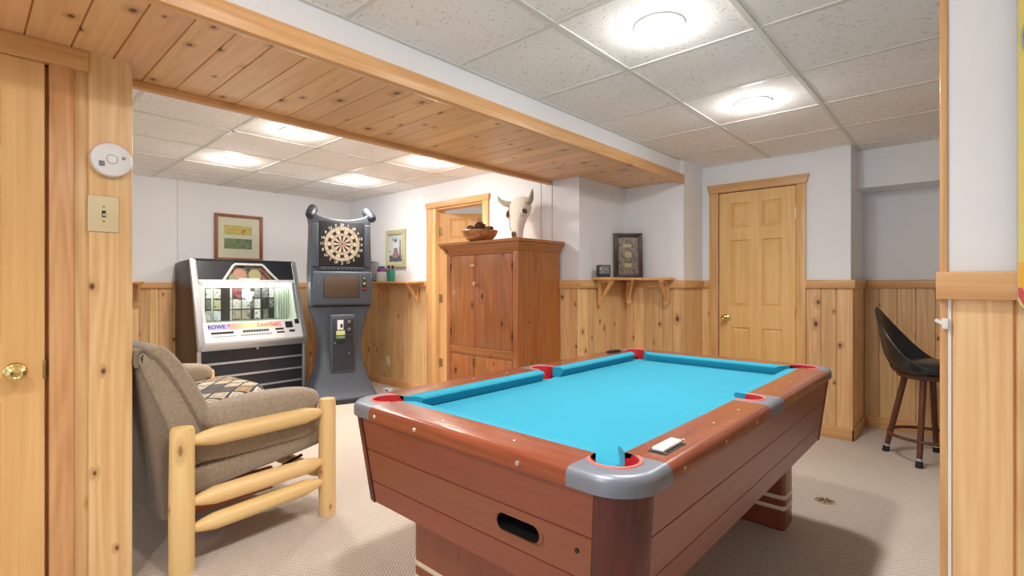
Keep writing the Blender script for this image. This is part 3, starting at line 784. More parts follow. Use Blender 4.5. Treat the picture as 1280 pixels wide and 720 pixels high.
bm = BM(); sa = [bm.verts.new(a) for a, b in slot_loop]; sb = [bm.verts.new(b) for a, b in slot_loop]
for q in range(len(sa)): bm.faces.new((sa[q-1], sa[q], sb[q], sb[q-1]))
bm.faces.new(sb); bmesh.ops.recalc_face_normals(bm, faces=bm.faces[:]); obj('slot_tunnel', bm, BLACK, fp)
bm = BM(); lp = []
for a in range(0, 360, 12):
    c_, s_ = cos(radians(a)), sin(radians(a)); lp.append((.245+(.055 if c_ > 0 else -.055)+.0255*c_, yf-.001-(-.003 if s_ > 0 else 0.0)*0, .577+.0255*s_))
tube(bm, lp, .0018, 6, closed=True); obj('slot_rim', bm, MAH['x'], fp)
bm = BM(); rod(bm, (.43, yf+.004, .585), (.43, yf-.004, .585), .006, n=14); obj('lock', bm, DARKSLOT, fp)
for s in ('rear', 'left', 'right'): obj('side_panel' if s != 'rear' else 'rear_panel', cab_panel(s), MAH['x' if s == 'rear' else 'y'], pt, 20)
bm = BM(); box(bm, -HW+.08, HW-.08, -HL+.08, HL-.08, CZ0+.004, CZ0+.02); obj('bottom_board', bm, MAH['y'], pt)
for sy in (-1, 1):
    y0, y1 = (-.838, -.69) if sy < 0 else (.715, .86)
    bm = BM(); box(bm, -.445, .445, y0, y1, 0.0, CZ0+.006, .022, 4); lg = obj('pedestal_leg', bm, MAH['z'], pt)
    for z0, z1 in ((.092, .137), (.145, .19)):
        bm = BM(); box(bm, -.448, .448, y0-.003, y1+.003, z0, z1, .0235, 4); 
        obj('cream_band', bm, CREAMBAND, lg)
# bolts, sights and score slides
for x in (-.385, -.16, .27):
    bm = BM(); rod(bm, (x, -HL+.002, .762), (x, -HL-.003, .762), .008, .006, 14); obj('rail_bolt', bm, CHROME, pt)
for y in (-.80, -.52, -.24, .25, .55, .82):
    bm = BM(); rod(bm, (HW-.002, y, .764), (HW+.002, y, .764), .006, .005, 12); obj('rail_bolt', bm, OLDBRASS, pt)
for sx in (-1, 1):
    for y in (-.66, -.44, -.22, .22, .44, .66):
        bm = BM(); rod(bm, (sx*(HW-.065), y, T-.001), (sx*(HW-.065), y, T+.0006), .0035, n=12); obj('rail_sight', bm, JWHITE, pt)
for sy in (-1,):
    for x in (-.1, .2):
        bm = BM(); rod(bm, (x, sy*(HL-.065), T-.001), (x, sy*(HL-.065), T+.0006), .0035, n=12); obj('rail_sight', bm, JWHITE, pt)
for sx, yc in ((1, -.755), (-1, .755)):
    c = sx*(HW-.066)
    bm = BM(); box(bm, c-.024, c+.024, yc-.062, yc+.062, T-.001, T+.002, .001); ss = obj('score_slide', bm, DARKSLOT, pt)
    bm = BM(); box(bm, c-.017, c+.017, yc-.055, yc+.055, T+.002, T+.012, .004, 3); obj('slide_cover', bm, PLASTICW if sx > 0 else DARKSLOT, ss)
    for q in (-.05, .05):
        bm = BM(); rod(bm, (c+.021, yc+q*1.1, T+.002), (c+.021, yc+q*1.1, T+.004), .004, n=10); obj('slide_screw', bm, CHROME, ss)

# ------------------------------------------------------------------ log armchair
ch = thing('log_loveseat', 'peeled log loveseat with taupe upholstery and diamond seat, behind the pine wall end', 'loveseat', (-3.216, .90, 0), radians(5.4))
PXN, PYB, PYF = .73, -.342, .342     # post half spacing, rear post y, front post y
def log_post(x, y, h, r):
    bm = BM(); lathe(bm, [(0, 0), (r*.94, 0), (r, .012), (r*1.02, h*.4), (r*.97, h-.016), (r*.86, h-.002), (0, h)], 20, Matrix.Translation((x, y, 0)), wob=lambda a, z: 1+.025*sin(3*a+z*7)); return bm
def spindle(p0, p1, r):
    bm = BM(); M, L = axisM(p0, p1)
    lathe(bm, [(0, -.02), (r*.45, -.02), (r*.48, .0), (r*.72, .035), (r*.97, .085), (r*1.03, L*.4), (r*.97, L-.085), (r*.72, L-.035), (r*.48, L), (r*.45, L+.02), (0, L+.02)], 20, M, wob=lambda a, z: 1+.02*sin(2*a+z*9)); return bm
for sx in (-1, 1):
    obj('post', log_post(sx*PXN, PYB, .612, .047), LOG['z'], ch); obj('post', log_post(sx*PXN, PYF, .612, .043), LOG['z'], ch)
    for z0, z1, r, nm in ((.545, .545, .041, 'arm_rail'), (.285, .285, .04, 'side_rail'), (.17, .18, .038, 'side_rail')):
        obj(nm, spindle((sx*PXN, PYB+.045, z0), (sx*PXN, PYF-.042, z1), r), LOG['y'], ch)
obj('cross_rail', spindle((-PXN+.045, PYF, .205), (PXN-.045, PYF, .205), .034), LOG['x'], ch)
for sx in (-1, 1):
    bm = BM(); box(bm, sx*(PXN-.11)-.012, sx*(PXN-.11)+.012, -.26, .10, .19, .30, .004); obj('mechanism_board', bm, ARM['y'], ch)
    bm = BM(); tube(bm, [(sx*(PXN-.14), -.25, .27), (sx*(PXN-.14), .05, .24), (sx*(PXN-.14), .28, .30)], .008, 8); obj('mechanism_bar', bm, RUBBER, ch)
# seat body, tilted up to the front
Rt = Matrix.Translation((0, .02, .375)) @ Matrix.Rotation(radians(7), 4, 'X')
bm = BM(); cushion(bm, (0, .02, 0), (1.33, .84, .14), 8, 12, Rt); obj('seat_base', bm, TAUPE, ch)
for sx in (-1, 1):
    bm = BM(); cushion(bm, (sx*.322, .04, .105), (.645, .78, .13), 5, 12, Rt); obj('seat_cushion', bm, SEATP, ch)
bm = BM()
e = []
for i in range(64):
    a = 2*pi*i/64; q = (abs(cos(a))**8+abs(sin(a))**8)**(-1/8)
    e.append(Rt @ Vector((.666*q*cos(a), .02+.42*q*sin(a), -.045)))
tube(bm, e, .006, 6, closed=True); obj('seat_piping', bm, TAUPEB, ch)
for sx in (-1, 1):
    bm = BM(); cushion(bm, (sx*.645, .05, .605), (.17, .57, .165), 2.8, 10); obj('arm_pad', bm, TAUPE, ch)
    bm = BM(); cushion(bm, (sx*.64, .03, .485), (.09, .58, .14), 5, 8); obj('side_panel', bm, TAUPE, ch)
# back: upright shell, then two leaning layers with a welted seam between
def back_layer(nm, pts, x0, x1, m, bev=.03):
    bm = BM(); prism(bm, pts, x0, x1, 'x', bev=bev, seg=5); return obj(nm, bm, m, ch, 50)
back_layer('back_shell', [(-.375, .20), (-.43, .60), (-.472, .85), (-.468, .885), (-.44, .90), (-.38, .885), (-.27, .42), (-.25, .20)], -.64, .64, TAUPEB, .02)
def curve_back(off, top, bot):
    """front line of the back from the top to the seat, moved forward by off"""
    P = [(-.462, .885), (-.458, .925), (-.437, .950), (-.405, .948), (-.352, .885), (-.288, .775), (-.226, .65), (-.172, .52), (-.14, .42)]
    Q = []
    for k in range(len(P)-1):
        p0, p1, p2, p3 = (Vector(P[max(0, k-1)]), Vector(P[k]), Vector(P[k+1]), Vector(P[min(len(P)-1, k+2)]))
        for q in range(4):
            t = q/4; Q.append(.5*((2*p1)+(p2-p0)*t+(2*p0-5*p1+4*p2-p3)*t*t+(3*p1-p0-3*p2+p3)*t**3))
    Q.append(Vector(P[-1])); n = len(Q)
    return [(p.x+off*min(1, .35+.65*(k/n)*2.2), p.y-top*(1 if k < n*.45 else 0)) for k, p in enumerate(Q)]
mid = curve_back(-.045, .012, 0)
back_layer('back_cushion', [(-.30, .40)]+[(-.40, .70), (-.47, .88)]+mid, -.655, .655, TAUPE, .02)
for sx in (-1, 1):
    fr_ = curve_back(.035, .0, 0)
    x0, x1 = sorted((sx*.004, sx*.655))
    back_layer('back_pillow', [(-.22, .40), (-.33, .66), (-.42, .86)]+fr_, x0, x1, TAUPE, .035)
for sx in (-1, 1):
    bm = BM(); tube(bm, [(sx*.652, y, z) for y, z in mid], .009, 8); obj('back_piping', bm, TAUPEB, ch)

# ------------------------------------------------------------------ jukebox
jb = thing('jukebox', 'black and silver jukebox with lit window of title pages against the far wall', 'jukebox', (-5.72, 2.015, 0), pi/2)
JW = .515
def jy(z): return -.11-(1.46-z)/.80*.28
prof = [(.38, .0), (.38, 1.43), (-.105, 1.455), (jy(.66)+.02, .66), (-.335, .60), (-.335, 0)]
for sx in (-1, 1):
    bm = BM(); x0, x1 = sorted((sx*JW, sx*(JW-.03))); prism(bm, prof, x0, x1, 'x', bev=.004); obj('side_panel', bm, JSIDE, jb)
    # silver edge moulding down the slope
    bm = BM(); x0, x1 = sorted((sx*(JW+.004), sx*(JW-.05)))
    prism(bm, [(-.09, 1.462), (-.122, 1.462), (jy(.66)-.004, .66), (-.392, .60), (-.36, .575), (-.33, .66)], x0, x1, 'x', bev=.005, seg=3); obj('edge_moulding', bm, JSILVER, jb)
    bm = BM(); x0, x1 = sorted((sx*(JW+.003), sx*(JW-.028))); box(bm, x0, x1, -.362, -.33, 0.02, .575, .004); obj('corner_strip', bm, JSILVER, jb)
bm = BM(); box(bm, -JW+.03, JW-.03, .33, .375, 0, 1.43); obj('rear_panel', bm, JBLACK, jb)
bm = BM(); prism(bm, [(.38, 1.43), (.38, 1.445), (-.10, 1.468), (-.125, 1.462), (-.12, 1.445)], -JW+.028, JW-.028, 'x', bev=.002); obj('top_lid', bm, JBLACK, jb)
# front top panel in the slope plane: helper gives a point on the slope with (x, z, out)
SL = Vector((0, -.28, -.80)).normalized(); NO = Vector((0, -.80, .28)).normalized()
def sp_(x, z, out=0.0):
    p = Vector((x, jy(z), z))+NO*out; return p
def slab(bm, pts, t0, t1, mi=0):
    """polygon (x,z) on the sloping front, between two depths"""
    A = [bm.verts.new(sp_(x, z, t0)) for x, z in pts]; B = [bm.verts.new(sp_(x, z, t1)) for x, z in pts]
    n = len(pts); fs = [bm.faces.new((A[i], A[(i+1) % n], B[(i+1) % n], B[i])) for i in range(n)]+[bm.faces.new(A[::-1]), bm.faces.new(B)]
    bmesh.ops.recalc_face_normals(bm, faces=fs)
    for f in fs: f.material_index = mi
    return bm
XI = JW-.05
arch = [(-.24, 1.25), (-.12, 1.415), (.15, 1.415), (.29, 1.25)]
bm = BM()
slab(bm, [(-XI, 1.455), (-XI, 1.25), (-.24, 1.25), (-.12, 1.415), (-.12, 1.455)], -.02, .004)
slab(bm, [(-.12, 1.455), (-.12, 1.415), (.15, 1.415), (.15, 1.455)], -.02, .004)
slab(bm, [(.15, 1.455), (.15, 1.415), (.29, 1.25), (XI, 1.25), (XI, 1.455)], -.02, .004)
obj('header_panel', bm, JBLACK, jb, 0)
ARTM = blobs('record_art', [srgb(40, 42, 38), srgb(62, 72, 58), srgb(120, 120, 90), srgb(150, 112, 96), srgb(120, 60, 56), srgb(50, 50, 44)], 12)
bm = BM(); slab(bm, [(-.24, 1.25), (.29, 1.25), (.15, 1.42), (-.12, 1.42)], -.03, -.022); ra = obj('header_display', bm, ARTM, jb, 0)
for i, (x, z, r, m) in enumerate(((-.07, 1.32, .062, plain('record_label_rose', srgb(196, 146, 128), .4)), (.075, 1.315, .062, plain('record_label_olive', srgb(176, 172, 128), .4)), (-.14, 1.285, .04, plain('record_label_sage', srgb(150, 156, 120), .4)))):
    p = sp_(x, z, -.022); M = Matrix.Translation(p) @ NO.to_track_quat('Z', 'Y').to_matrix().to_4x4()
    bm = BM(); lathe(bm, [(0, .004), (r*.2, .004), (r*.22, .006), (r, .004), (r, 0)], 28, M); obj('display_record', bm, m, ra)
def pipe(pts, r, nm, m, closed=False):
    bm = BM(); tube(bm, [sp_(x, z, .008) for x, z in pts], r, 8, closed=closed); return obj(nm, bm, m, jb)
pipe([(-.245, 1.245), (-.19, 1.322), (-.135, 1.40), (-.115, 1.415), (.145, 1.415), (.165, 1.402), (.225, 1.325), (.295, 1.245)], .013, 'arch_tube', JWHITE)
bm = BM(); slab(bm, [(-XI, 1.252), (XI, 1.252), (XI, 1.222), (-XI, 1.222)], -.02, .02); slab(bm, [(-.10, 1.265), (.10, 1.265), (.10, 1.212), (-.10, 1.212)], .02, .03); obj('window_header', bm, JWHITE, jb, 0)
# window cavity
zt, zb_ = 1.222, .83
def cav(x, z, d): 
    p = sp_(x, z); return (p.x, p.y+d, p.z)
bm = BM()
D_ = .30
c8 = {}
for i, x in enumerate((-XI, XI)):
    for k, z in enumerate((zb_, zt)): c8[(i, k, 0)] = bm.verts.new(cav(x, z, 0)); c8[(i, k, 1)] = bm.verts.new(cav(x*.97, z-(.03 if k else 0), D_))
for q in (((0, 0, 0), (1, 0, 0), (1, 0, 1), (0, 0, 1)), ((0, 1, 0), (1, 1, 0), (1, 1, 1), (0, 1, 1)), ((0, 0, 0), (0, 1, 0), (0, 1, 1), (0, 0, 1)), ((1, 0, 0), (1, 1, 0), (1, 1, 1), (1, 0, 1)), ((0, 0, 1), (1, 0, 1), (1, 1, 1), (0, 1, 1))):
    bm.faces.new([c8[k] for k in q])
cavo = obj('window_cavity', bm, JPALE, jb, 0)
bm = BM(); 
gv = [bm.verts.new(sp_(x, z, o)) for (x, z, o) in ((-XI, zt, -.004), (XI, zt, -.004), (XI, zb_, -.026), (-XI, zb_, -.026), (-XI, zt, 0), (XI, zt, 0), (XI, zb_, -.022), (-XI, zb_, -.022))]
for q in ((0, 1, 2, 3), (4, 5, 6, 7), (0, 1, 5, 4), (1, 2, 6, 5), (2, 3, 7, 6), (3, 0, 4, 7)): bm.faces.new([gv[k] for k in q])
bmesh.ops.recalc_face_normals(bm, faces=bm.faces[:]); obj('window_glass', bm, GLASS, jb, 0)
for sx in (-1, 1):
    bm = BM(); x0, x1 = sorted((sx*XI, sx*(XI-.028))); slab(bm, [(x0, zt), (x1, zt), (x1, zb_), (x0, zb_)], -.015, .004); obj('window_frame', bm, JSILVER, jb, 0)
# title pages: dark leaves standing like an open book, with cards
PGM = plain('title_page_black', srgb(42, 42, 40), .5)
cards = [blobs('card_%d' % i, c, 30, i*3) for i, c in enumerate(([srgb(60, 62, 60), srgb(214, 220, 216), srgb(222, 226, 224), srgb(120, 124, 120)], [srgb(40, 40, 40), srgb(150, 154, 150), srgb(80, 82, 80), srgb(190, 194, 190)], [srgb(180, 184, 180), srgb(228, 230, 226), srgb(214, 218, 214), srgb(90, 92, 90)], [srgb(110, 120, 60), srgb(190, 196, 150), srgb(214, 200, 170), srgb(80, 80, 60)], [srgb(90, 40, 44), srgb(170, 60, 66), srgb(60, 50, 50), srgb(120, 90, 86)], [srgb(110, 104, 92), srgb(190, 184, 166), srgb(150, 144, 130), srgb(70, 66, 60)], [srgb(200, 214, 226), srgb(226, 234, 240), srgb(150, 180, 210), srgb(210, 220, 226)]))]
def page(x0, y0, x1, y1, zlo, zhi, ncol, pick):
    a = Vector((x0, y0, 0)); d = Vector((x1-x0, y1-y0, 0)); L = d.length; d.normalize(); n = Vector((d.y, -d.x, 0))
    if n.y > 0: n = -n
    bm = BM()
    def q(u, z, o): p = a+d*u+n*o; return (p.x, p.y, z)
    def slab2(bm, u0, u1, z0, z1, o0, o1):
        vs = [bm.verts.new(q(u, z, o)) for o in (o0, o1) for u, z in ((u0, z0), (u1, z0), (u1, z1), (u0, z1))]
        fs = [bm.faces.new([vs[k] for k in f]) for f in ((0, 1, 2, 3), (4, 5, 6, 7), (0, 1, 5, 4), (1, 2, 6, 5), (2, 3, 7, 6), (3, 0, 4, 7))]
        bmesh.ops.recalc_face_normals(bm, faces=fs)
    slab2(bm, 0, L, zlo, zhi, 0, .006); pg = obj('title_page', bm, PGM, jb, 0)
    h = (zhi-zlo)/3
    for r in range(3):
        for c in range(ncol):
            k = next(pick)
            if k is None: continue
            bm = BM(); w = L/ncol; slab2(bm, w*c+.005, w*(c+1)-.005, zlo+h*r+.006, zlo+h*(r+1)-.008, .006, .008)
            obj('title_card', bm, cards[k], pg, 0)
def seq(*s):
    def g():
        i = 0
        while True:
            yield s[i % len(s)]; i += 1
    return g()
zl, zh = .845, 1.175
page(-.40, -.16, -.33, -.10, zl, zh, 1, seq(0, 1, 0))
page(-.32, -.14, -.19, -.20, zl, zh, 2, seq(6, None, 3, None, 2, None, ))
page(-.19, -.19, -.155, -.13, zl, zh, 1, seq(2, 2, 2))
page(-.14, -.12, .03, -.14, zl, zh, 2, seq(5, 5, 2, 0, 4, 2))
page(.03, -.15, .075, -.12, zl, zh, 1, seq(None, 1, None))
page(.075, -.12, .13, -.16, zl, zh, 1, seq(0, 2, 1))
page(.13, -.16, .17, -.11, zl, zh, 1, seq(None, None, 1))
page(.17, -.11, .27, -.15, zl, zh, 2, seq(1, None, None, 1, 1, 0))
bm = BM(); 
for i in range(5): box(bm, .30+i*.034, .306+i*.034, -.17+.02*i, -.02, zl, 1.17)
obj('pale_leaves', bm, JPALE, jb, 0)
bm = BM(); rod(bm, (-XI+.05, jy(1.2)+.035, 1.195), (XI-.05, jy(1.2)+.035, 1.195), .010, n=10); obj('window_tube_lamp', bm, emit('window_tube', (1, 1, .95, 1), 18.0), jb)
# control shelf
def cz(x, v, out=0):
    """control face: v 0 at the window foot, 1 at the lip"""
    p0 = Vector((x, jy(.83)-.002, .835)); p1 = Vector((x, -.40, .675)); n = Vector((0, -.16, .20)).normalized()
    return p0.lerp(p1, v)+n*out
bm = BM(); pr = [(-.30, .838), (-.332, .842), (-.402, .678), (-.412, .660), (-.405, .615), (-.375, .585), (-.33, .585)]
prism(bm, pr, -XI-.004, XI+.004, 'x', bev=.006, seg=3); cs = obj('control_shelf', bm, JWHITE, jb)
bm = BM(); prism(bm, [(-.33, .60), (-.41, .648), (-.405, .612), (-.37, .575), (-.33, .575)], -XI-.03, XI+.03, 'x', bev=.006, seg=3); obj('lip_moulding', bm, JSILVER, jb)
def cslab(name, x0, x1, v0, v1, m, o=.004, par=None):
    bm = BM(); vs = [bm.verts.new(cz(x, v, k)) for k in (-.004, o) for x, v in ((x0, v0), (x1, v0), (x1, v1), (x0, v1))]
    fs = [bm.faces.new([vs[k] for k in f]) for f in ((0, 1, 2, 3), (4, 5, 6, 7), (0, 1, 5, 4), (1, 2, 6, 5), (2, 3, 7, 6), (3, 0, 4, 7))]
    bmesh.ops.recalc_face_normals(bm, faces=fs); return obj(name, bm, m, par or cs, 0)
def banner_mat():
    m, nt, b = mat('rainbow_banner'); g = N(nt); tc = g.new('ShaderNodeTexCoord'); sp = g.new('ShaderNodeSeparateXYZ'); nt.links.new(tc.outputs['Object'], sp.inputs[0])
    r = g.new('ShaderNodeValToRGB'); e = r.color_ramp.elements
    e[0].position = 0; e[0].color = srgb(196, 190, 236); e[1].position = 1; e[1].color = srgb(240, 190, 200)
    for p, c in ((.16, srgb(200, 192, 234)), (.24, srgb(236, 170, 150)), (.40, srgb(248, 226, 170)), (.62, srgb(250, 236, 190)), (.8, srgb(240, 160, 180))):
        q = e.new(p); q.color = c
    g.set(r.inputs[0], g.math('MULTIPLY_ADD', sp.outputs[0], 1/.80, .5)); nt.links.new(r.outputs[0], b.inputs['Base Color']); b.inputs['Roughness'].default_value = .35
    return m
cslab('banner', -.43, .26, .07, .42, banner_mat(), .003)
cn = Vector((0, -.16, .20)).normalized(); cd = Vector((0, .07+.002, .16)).normalized()
def cM(x, v): 
    up = (cz(0, 0)-cz(0, 1)).normalized(); rt = Vector((1, 0, 0)); nn = rt.cross(up)
    M = Matrix((rt, up, nn)).transposed().to_4x4(); M.translation = cz(x, v, .0045); return M
BLUEI = plain('blue_ink', srgb(36, 30, 130), .4); REDI = plain('red_ink', srgb(190, 50, 70), .4)
text('lettering', 'ROWE', .052, BLUEI, cs, cM(-.355, .25) @ Matrix.Scale(1.0, 4, (1, 0, 0)), font_bold=True)
text('lettering', '*', .08, REDI, cs, cM(-.245, .29))
text('lettering', 'LaserStar', .056, REDI, cs, cM(.125, .24))
cslab('credit_slot', -.41, -.21, .54, .66, DARKSLOT); cslab('credit_slot', -.40, -.19, .78, .84, PLASTICG)
cslab('keypad', -.13, .13, .52, .66, PLASTICG, .006); cslab('keypad', -.15, .15, .76, .86, PLASTICG, .004)
for i in range(10): cslab('key', -.122+i*.0245, -.106+i*.0245, .54, .64, DARKSLOT, .009)
cslab('card_slot', .19, .275, .50, .62, DARKSLOT); cslab('card_slot', .20, .28, .72, .82, DARKSLOT)
cslab('bill_acceptor', .30, .375, .14, .52, DARKSLOT, .008); cslab('bill_acceptor', .33, .39, .66, .80, DARKSLOT, .004); cslab('display', .405, .45, .0, .3, DARKSLOT, .006)
bm = BM(); lathe(bm, [(0, 0), (.012, 0), (.014, .006), (.006, .012), (0, .012)], 14, Matrix.Translation((.02, -.36, .565)) @ Matrix.Rotation(pi/2, 4, 'X')); obj('lock', bm, CHROME, jb)
# lower front: four black boards between white strips
bm = BM(); box(bm, -JW+.03, JW-.03, -.345, -.32, .02, .575); obj('front_panel', bm, JBLACK, jb)
for z in (.445, .315, .185):
    bm = BM(); box(bm, -JW+.035, JW-.035, -.356, -.344, z-.010, z+.010, .003); obj('chrome_strip', bm, JSILVER, jb)
bm = BM(); box(bm, -JW+.04, JW-.04, -.30, .33, 0, .03); obj('base_plinth', bm, JBLACK, jb)

# ------------------------------------------------------------------ electronic dart machine
dm = thing('dart_machine', 'tall charcoal electronic dart machine in the corner with lit board', 'arcade machine', (-4.685, 2.625, 0), radians(71))
def body_half(z):       # half width of the body silhouette by height
    if z < .035: return .35
    if z < .98:
        t = (z-.035)/(.98-.035); c = .56
        return .205+.145*abs((t-c)/c)**2.0 if t < c else .205+.10*((t-c)/(1-c))**1.8
    return .305
def body_front(z):      # y of the front face
    if z < .035: return 0
    t = min(1, (z-.035)/.5)
    return .19*t**.7 if z < .98 else .185
def loft(bm, zs, hw, fy, by, bev=.03, mi=0):
    rows = []
    for z in zs:
        w, f, b = hw(z), fy(z), by(z); r = bev
        pts = []
        for (cx, cy, a0) in ((w-r, f+r, -pi/2), (w-.01, b-.01, 0), (-w+.01, b-.01, pi/2), (-w+r, f+r, pi)):
            rr = r if cy < (f+b)/2 else .01
            for i in range(5): a = a0+pi/2*i/4; pts.append((cx+rr*cos(a), cy+rr*sin(a), z))
        rows.append([bm.verts.new(p) for p in pts])
    fs = []
    for A, B in zip(rows, rows[1:]):
        n = len(A)
        for i in range(n): fs.append(bm.faces.new((A[i], A[(i+1) % n], B[(i+1) % n], B[i])))
    fs += [bm.faces.new(rows[0][::-1]), bm.faces.new(rows[-1])]
    bmesh.ops.recalc_face_normals(bm, faces=fs); return bm
bm = BM(); loft(bm, [.036]+[.036+.944*i/22 for i in range(1, 23)], body_half, body_front, lambda z: .54, .04); obj('waisted_body', bm, DARTG, dm, 40)
bm = BM(); box(bm, -.355, .355, -.006, .545, 0, .055, .012, 3); obj('base', bm, DARTD, dm)
UY = .185
# upper housing: outline with curved crown
out = [(-.30, .985), (.30, .985), (.31, 1.3), (.292, 1.84), (.308, 1.945), (.27, 1.96)]
for i in range(9):
    t = i/8; x = .23-.46*t; out.append((x, 1.925-.04*(1-(2*t-1)**2)))
out += [(-.27, 1.96), (-.308, 1.945), (-.292, 1.84), (-.31, 1.3)]
bm = BM(); prism(bm, out, UY, .52, 'y', bev=.014, seg=3); uh = obj('upper_housing', bm, DARTG, dm, 40)
for sx in (-1, 1):
    M = Matrix.Translation((sx*.292, UY+.05, 1.955)) @ Matrix.Rotation(radians(-50), 4, 'X') @ Matrix.Rotation(radians(-18*sx), 4, 'Y')
    bm = BM(); lathe(bm, [(0, -.09), (.035, -.085), (.047, -.06), (.05, -.02), (.05, .05), (.046, .075), (.03, .085), (0, .087)], 22, M); obj('speaker_horn', bm, DARTD, dm)
    M2 = M @ Matrix.Translation((0, 0, .087)); bm = BM(); lathe(bm, [(0, .003), (.02, .003), (.03, 0)], 16, M2); obj('speaker_cap', bm, DARTG, dm)
    bm = BM(); box(bm, *sorted((sx*.232, sx*.29)), UY-.022, UY+.01, 1.39, 1.84, .012, 3); obj('side_column', bm, DARTG, dm)
bm = BM(); box(bm, -.222, .222, UY-.006, UY+.01, 1.395, 1.865, .006, 2); bp_ = obj('board_surround', bm, DBLACK, dm)
bcx, bcz = 0, 1.63
BY = UY-.008
def ringsec(bm, r0, r1, a0, a1, y, mi, n=3):
    vs = []
    A = [bm.verts.new((bcx+r1*cos(a0+(a1-a0)*i/n), y, bcz+r1*sin(a0+(a1-a0)*i/n))) for i in range(n+1)]
    B = [bm.verts.new((bcx+r0*cos(a0+(a1-a0)*i/n), y, bcz+r0*sin(a0+(a1-a0)*i/n))) for i in range(n+1)]
    for i in range(n):
        f = bm.faces.new((A[i], A[i+1], B[i+1], B[i])); f.material_index = mi
bm = BM(); RB_ = .176
for k in range(20):
    a0 = pi/2-pi/20-k*2*pi/20; a1 = a0+2*pi/20; ev = k % 2 == 0; g_ = .012
    p, s_ = (1, 0) if ev else (0, 1)          # 0 cream, 1 black
    wd = .06 if ev else g_
    ringsec(bm, .026 if ev else .012, .084, a0+wd, a1-wd, BY-.004, 1 if ev else 0)
    ringsec(bm, .088, .098, a0+g_, a1-g_, BY-.004, 0)
    ringsec(bm, .102, .110, a0+g_, a1-g_, BY-.004, 0)
    ringsec(bm, .113, .143, a0+(.03 if ev else g_), a1-(.03 if ev else g_), BY-.004, 1 if ev else 0)
    ringsec(bm, .147, .160, a0+g_, a1-g_, BY-.004, 0)
    ringsec(bm, .163, .174, a0+g_, a1-g_, BY-.004, 0)
bmesh.ops.recalc_face_normals(bm, faces=bm.faces[:])
# narrow the black wedges so that cream dominates: draw cream ring base under
lathe(bm, [(0, 0), (.178, 0), (.182, .004), (.178, .006), (0, .006)], 48, Matrix.Translation((bcx, BY+.003, bcz)) @ Matrix.Rotation(pi/2, 4, 'X'), mi=2)
db = obj('dartboard', bm, [DCREAM, DBLACK, plain('board_spider_grey', srgb(120, 112, 100), .5)], dm, 0)
bm = BM(); lathe(bm, [(0, .004), (.008, .004), (.010, 0)], 16, Matrix.Translation((bcx, BY-.003, bcz)) @ Matrix.Rotation(pi/2, 4, 'X')); obj('bullseye', bm, RED, db)
NUMI = plain('number_white', srgb(235, 235, 235), .5)
for k, s in enumerate((20, 1, 18, 4, 13, 6, 10, 15, 2, 17, 3, 19, 7, 16, 8, 11, 14, 9, 12, 5)):
    a = pi/2-k*2*pi/20
    M = Matrix.Translation((bcx+.200*cos(a), UY-.0075, bcz+.200*sin(a))) @ Matrix.Rotation(pi/2, 4, 'X')
    text('board_number', str(s), .038, NUMI, bp_, M, font_bold=True)
# parts shelf between board and screen
bm = BM(); box(bm, -.222, .222, UY-.02, UY+.01, 1.345, 1.392, .006); obj('dart_tray', bm, DARTD, dm)
for i in range(9):
    bm = BM(); rod(bm, (-.18+i*.045, UY-.022, 1.372), (-.18+i*.045, UY-.03, 1.362), .006, .004, 8); obj('tray_peg', bm, DARTG, dm)
bm = BM(); box(bm, -.288, .298, UY-.045, UY+.01, 1.0, 1.345, .018, 3); sh = obj('screen_housing', bm, DARTG, dm)
bm = BM(); box(bm, -.19, .17, UY-.049, UY-.044, 1.07, 1.305, .003); obj('screen_bezel', bm, DARTD, sh)
bm = BM(); box(bm, -.18, .16, UY-.052, UY-.048, 1.08, 1.295, .002); obj('screen', bm, SCREEN, sh)
bm = BM(); box(bm, .20, .24, UY-.05, UY-.044, 1.14, 1.30, .003); bpn = obj('button_panel', bm, DBLACK, sh)
for z, m in ((1.275, plain('green_button', srgb(110, 170, 110), .4)), (1.22, plain('yellow_button', srgb(200, 190, 90), .4)), (1.165, RED)):
    bm = BM(); rod(bm, (.22, UY-.049, z), (.22, UY-.058, z), .013, .011, 14); obj('button', bm, m, bpn)
bm = BM(); rod(bm, (-.235, UY-.044, 1.235), (-.235, UY-.05, 1.235), .009, n=12); obj('lock', bm, CHROME, sh)
# coin door on the waist
DY = .135
bm = BM(); box(bm, -.125, .125, DY-.022, DY+.12, .30, .90, .016, 3); cdh = obj('coin_door_housing', bm, DARTG, dm)
bm = BM(); box(bm, -.105, .112, DY-.03, DY-.015, .325, .865, .008, 2); cdo = obj('coin_door', bm, DARTD, dm)
def cpl(nm, x0, x1, z0, z1, m, o=.004):
    bm = BM(); box(bm, x0, x1, DY-.03-o, DY-.028, z0, z1, .0015, 1); return obj(nm, bm, m, cdo)
cpl('price_card', -.06, .0, .745, .845, JWHITE); cpl('price_figure', -.03, -.008, .765, .805, DARKSLOT, .005)
cpl('sticker', -.07, .015, .69, .735, plain('yellow_green_sticker', srgb(206, 216, 150), .5)); cpl('sticker', -.07, .015, .655, .68, plain('green_sticker', srgb(120, 150, 110), .5))
for z in (.82, .745): cpl('coin_entry', .03, .085, z-.03, z+.03, DBLACK, .006); cpl('coin_reject', .042, .07, z-.014, z+.016, CHROME, .011)
cpl('coin_return', .03, .085, .64, .685, DBLACK, .006); cpl('coin_cup', -.085, .02, .605, .645, DARKSLOT, .008)
for x, z in ((-.085, .615), (.055, .50)):
    bm = BM(); rod(bm, (x, DY-.03, z), (x, DY-.042, z), .011, .009, 14); obj('door_lock', bm, CHROME, cdo)

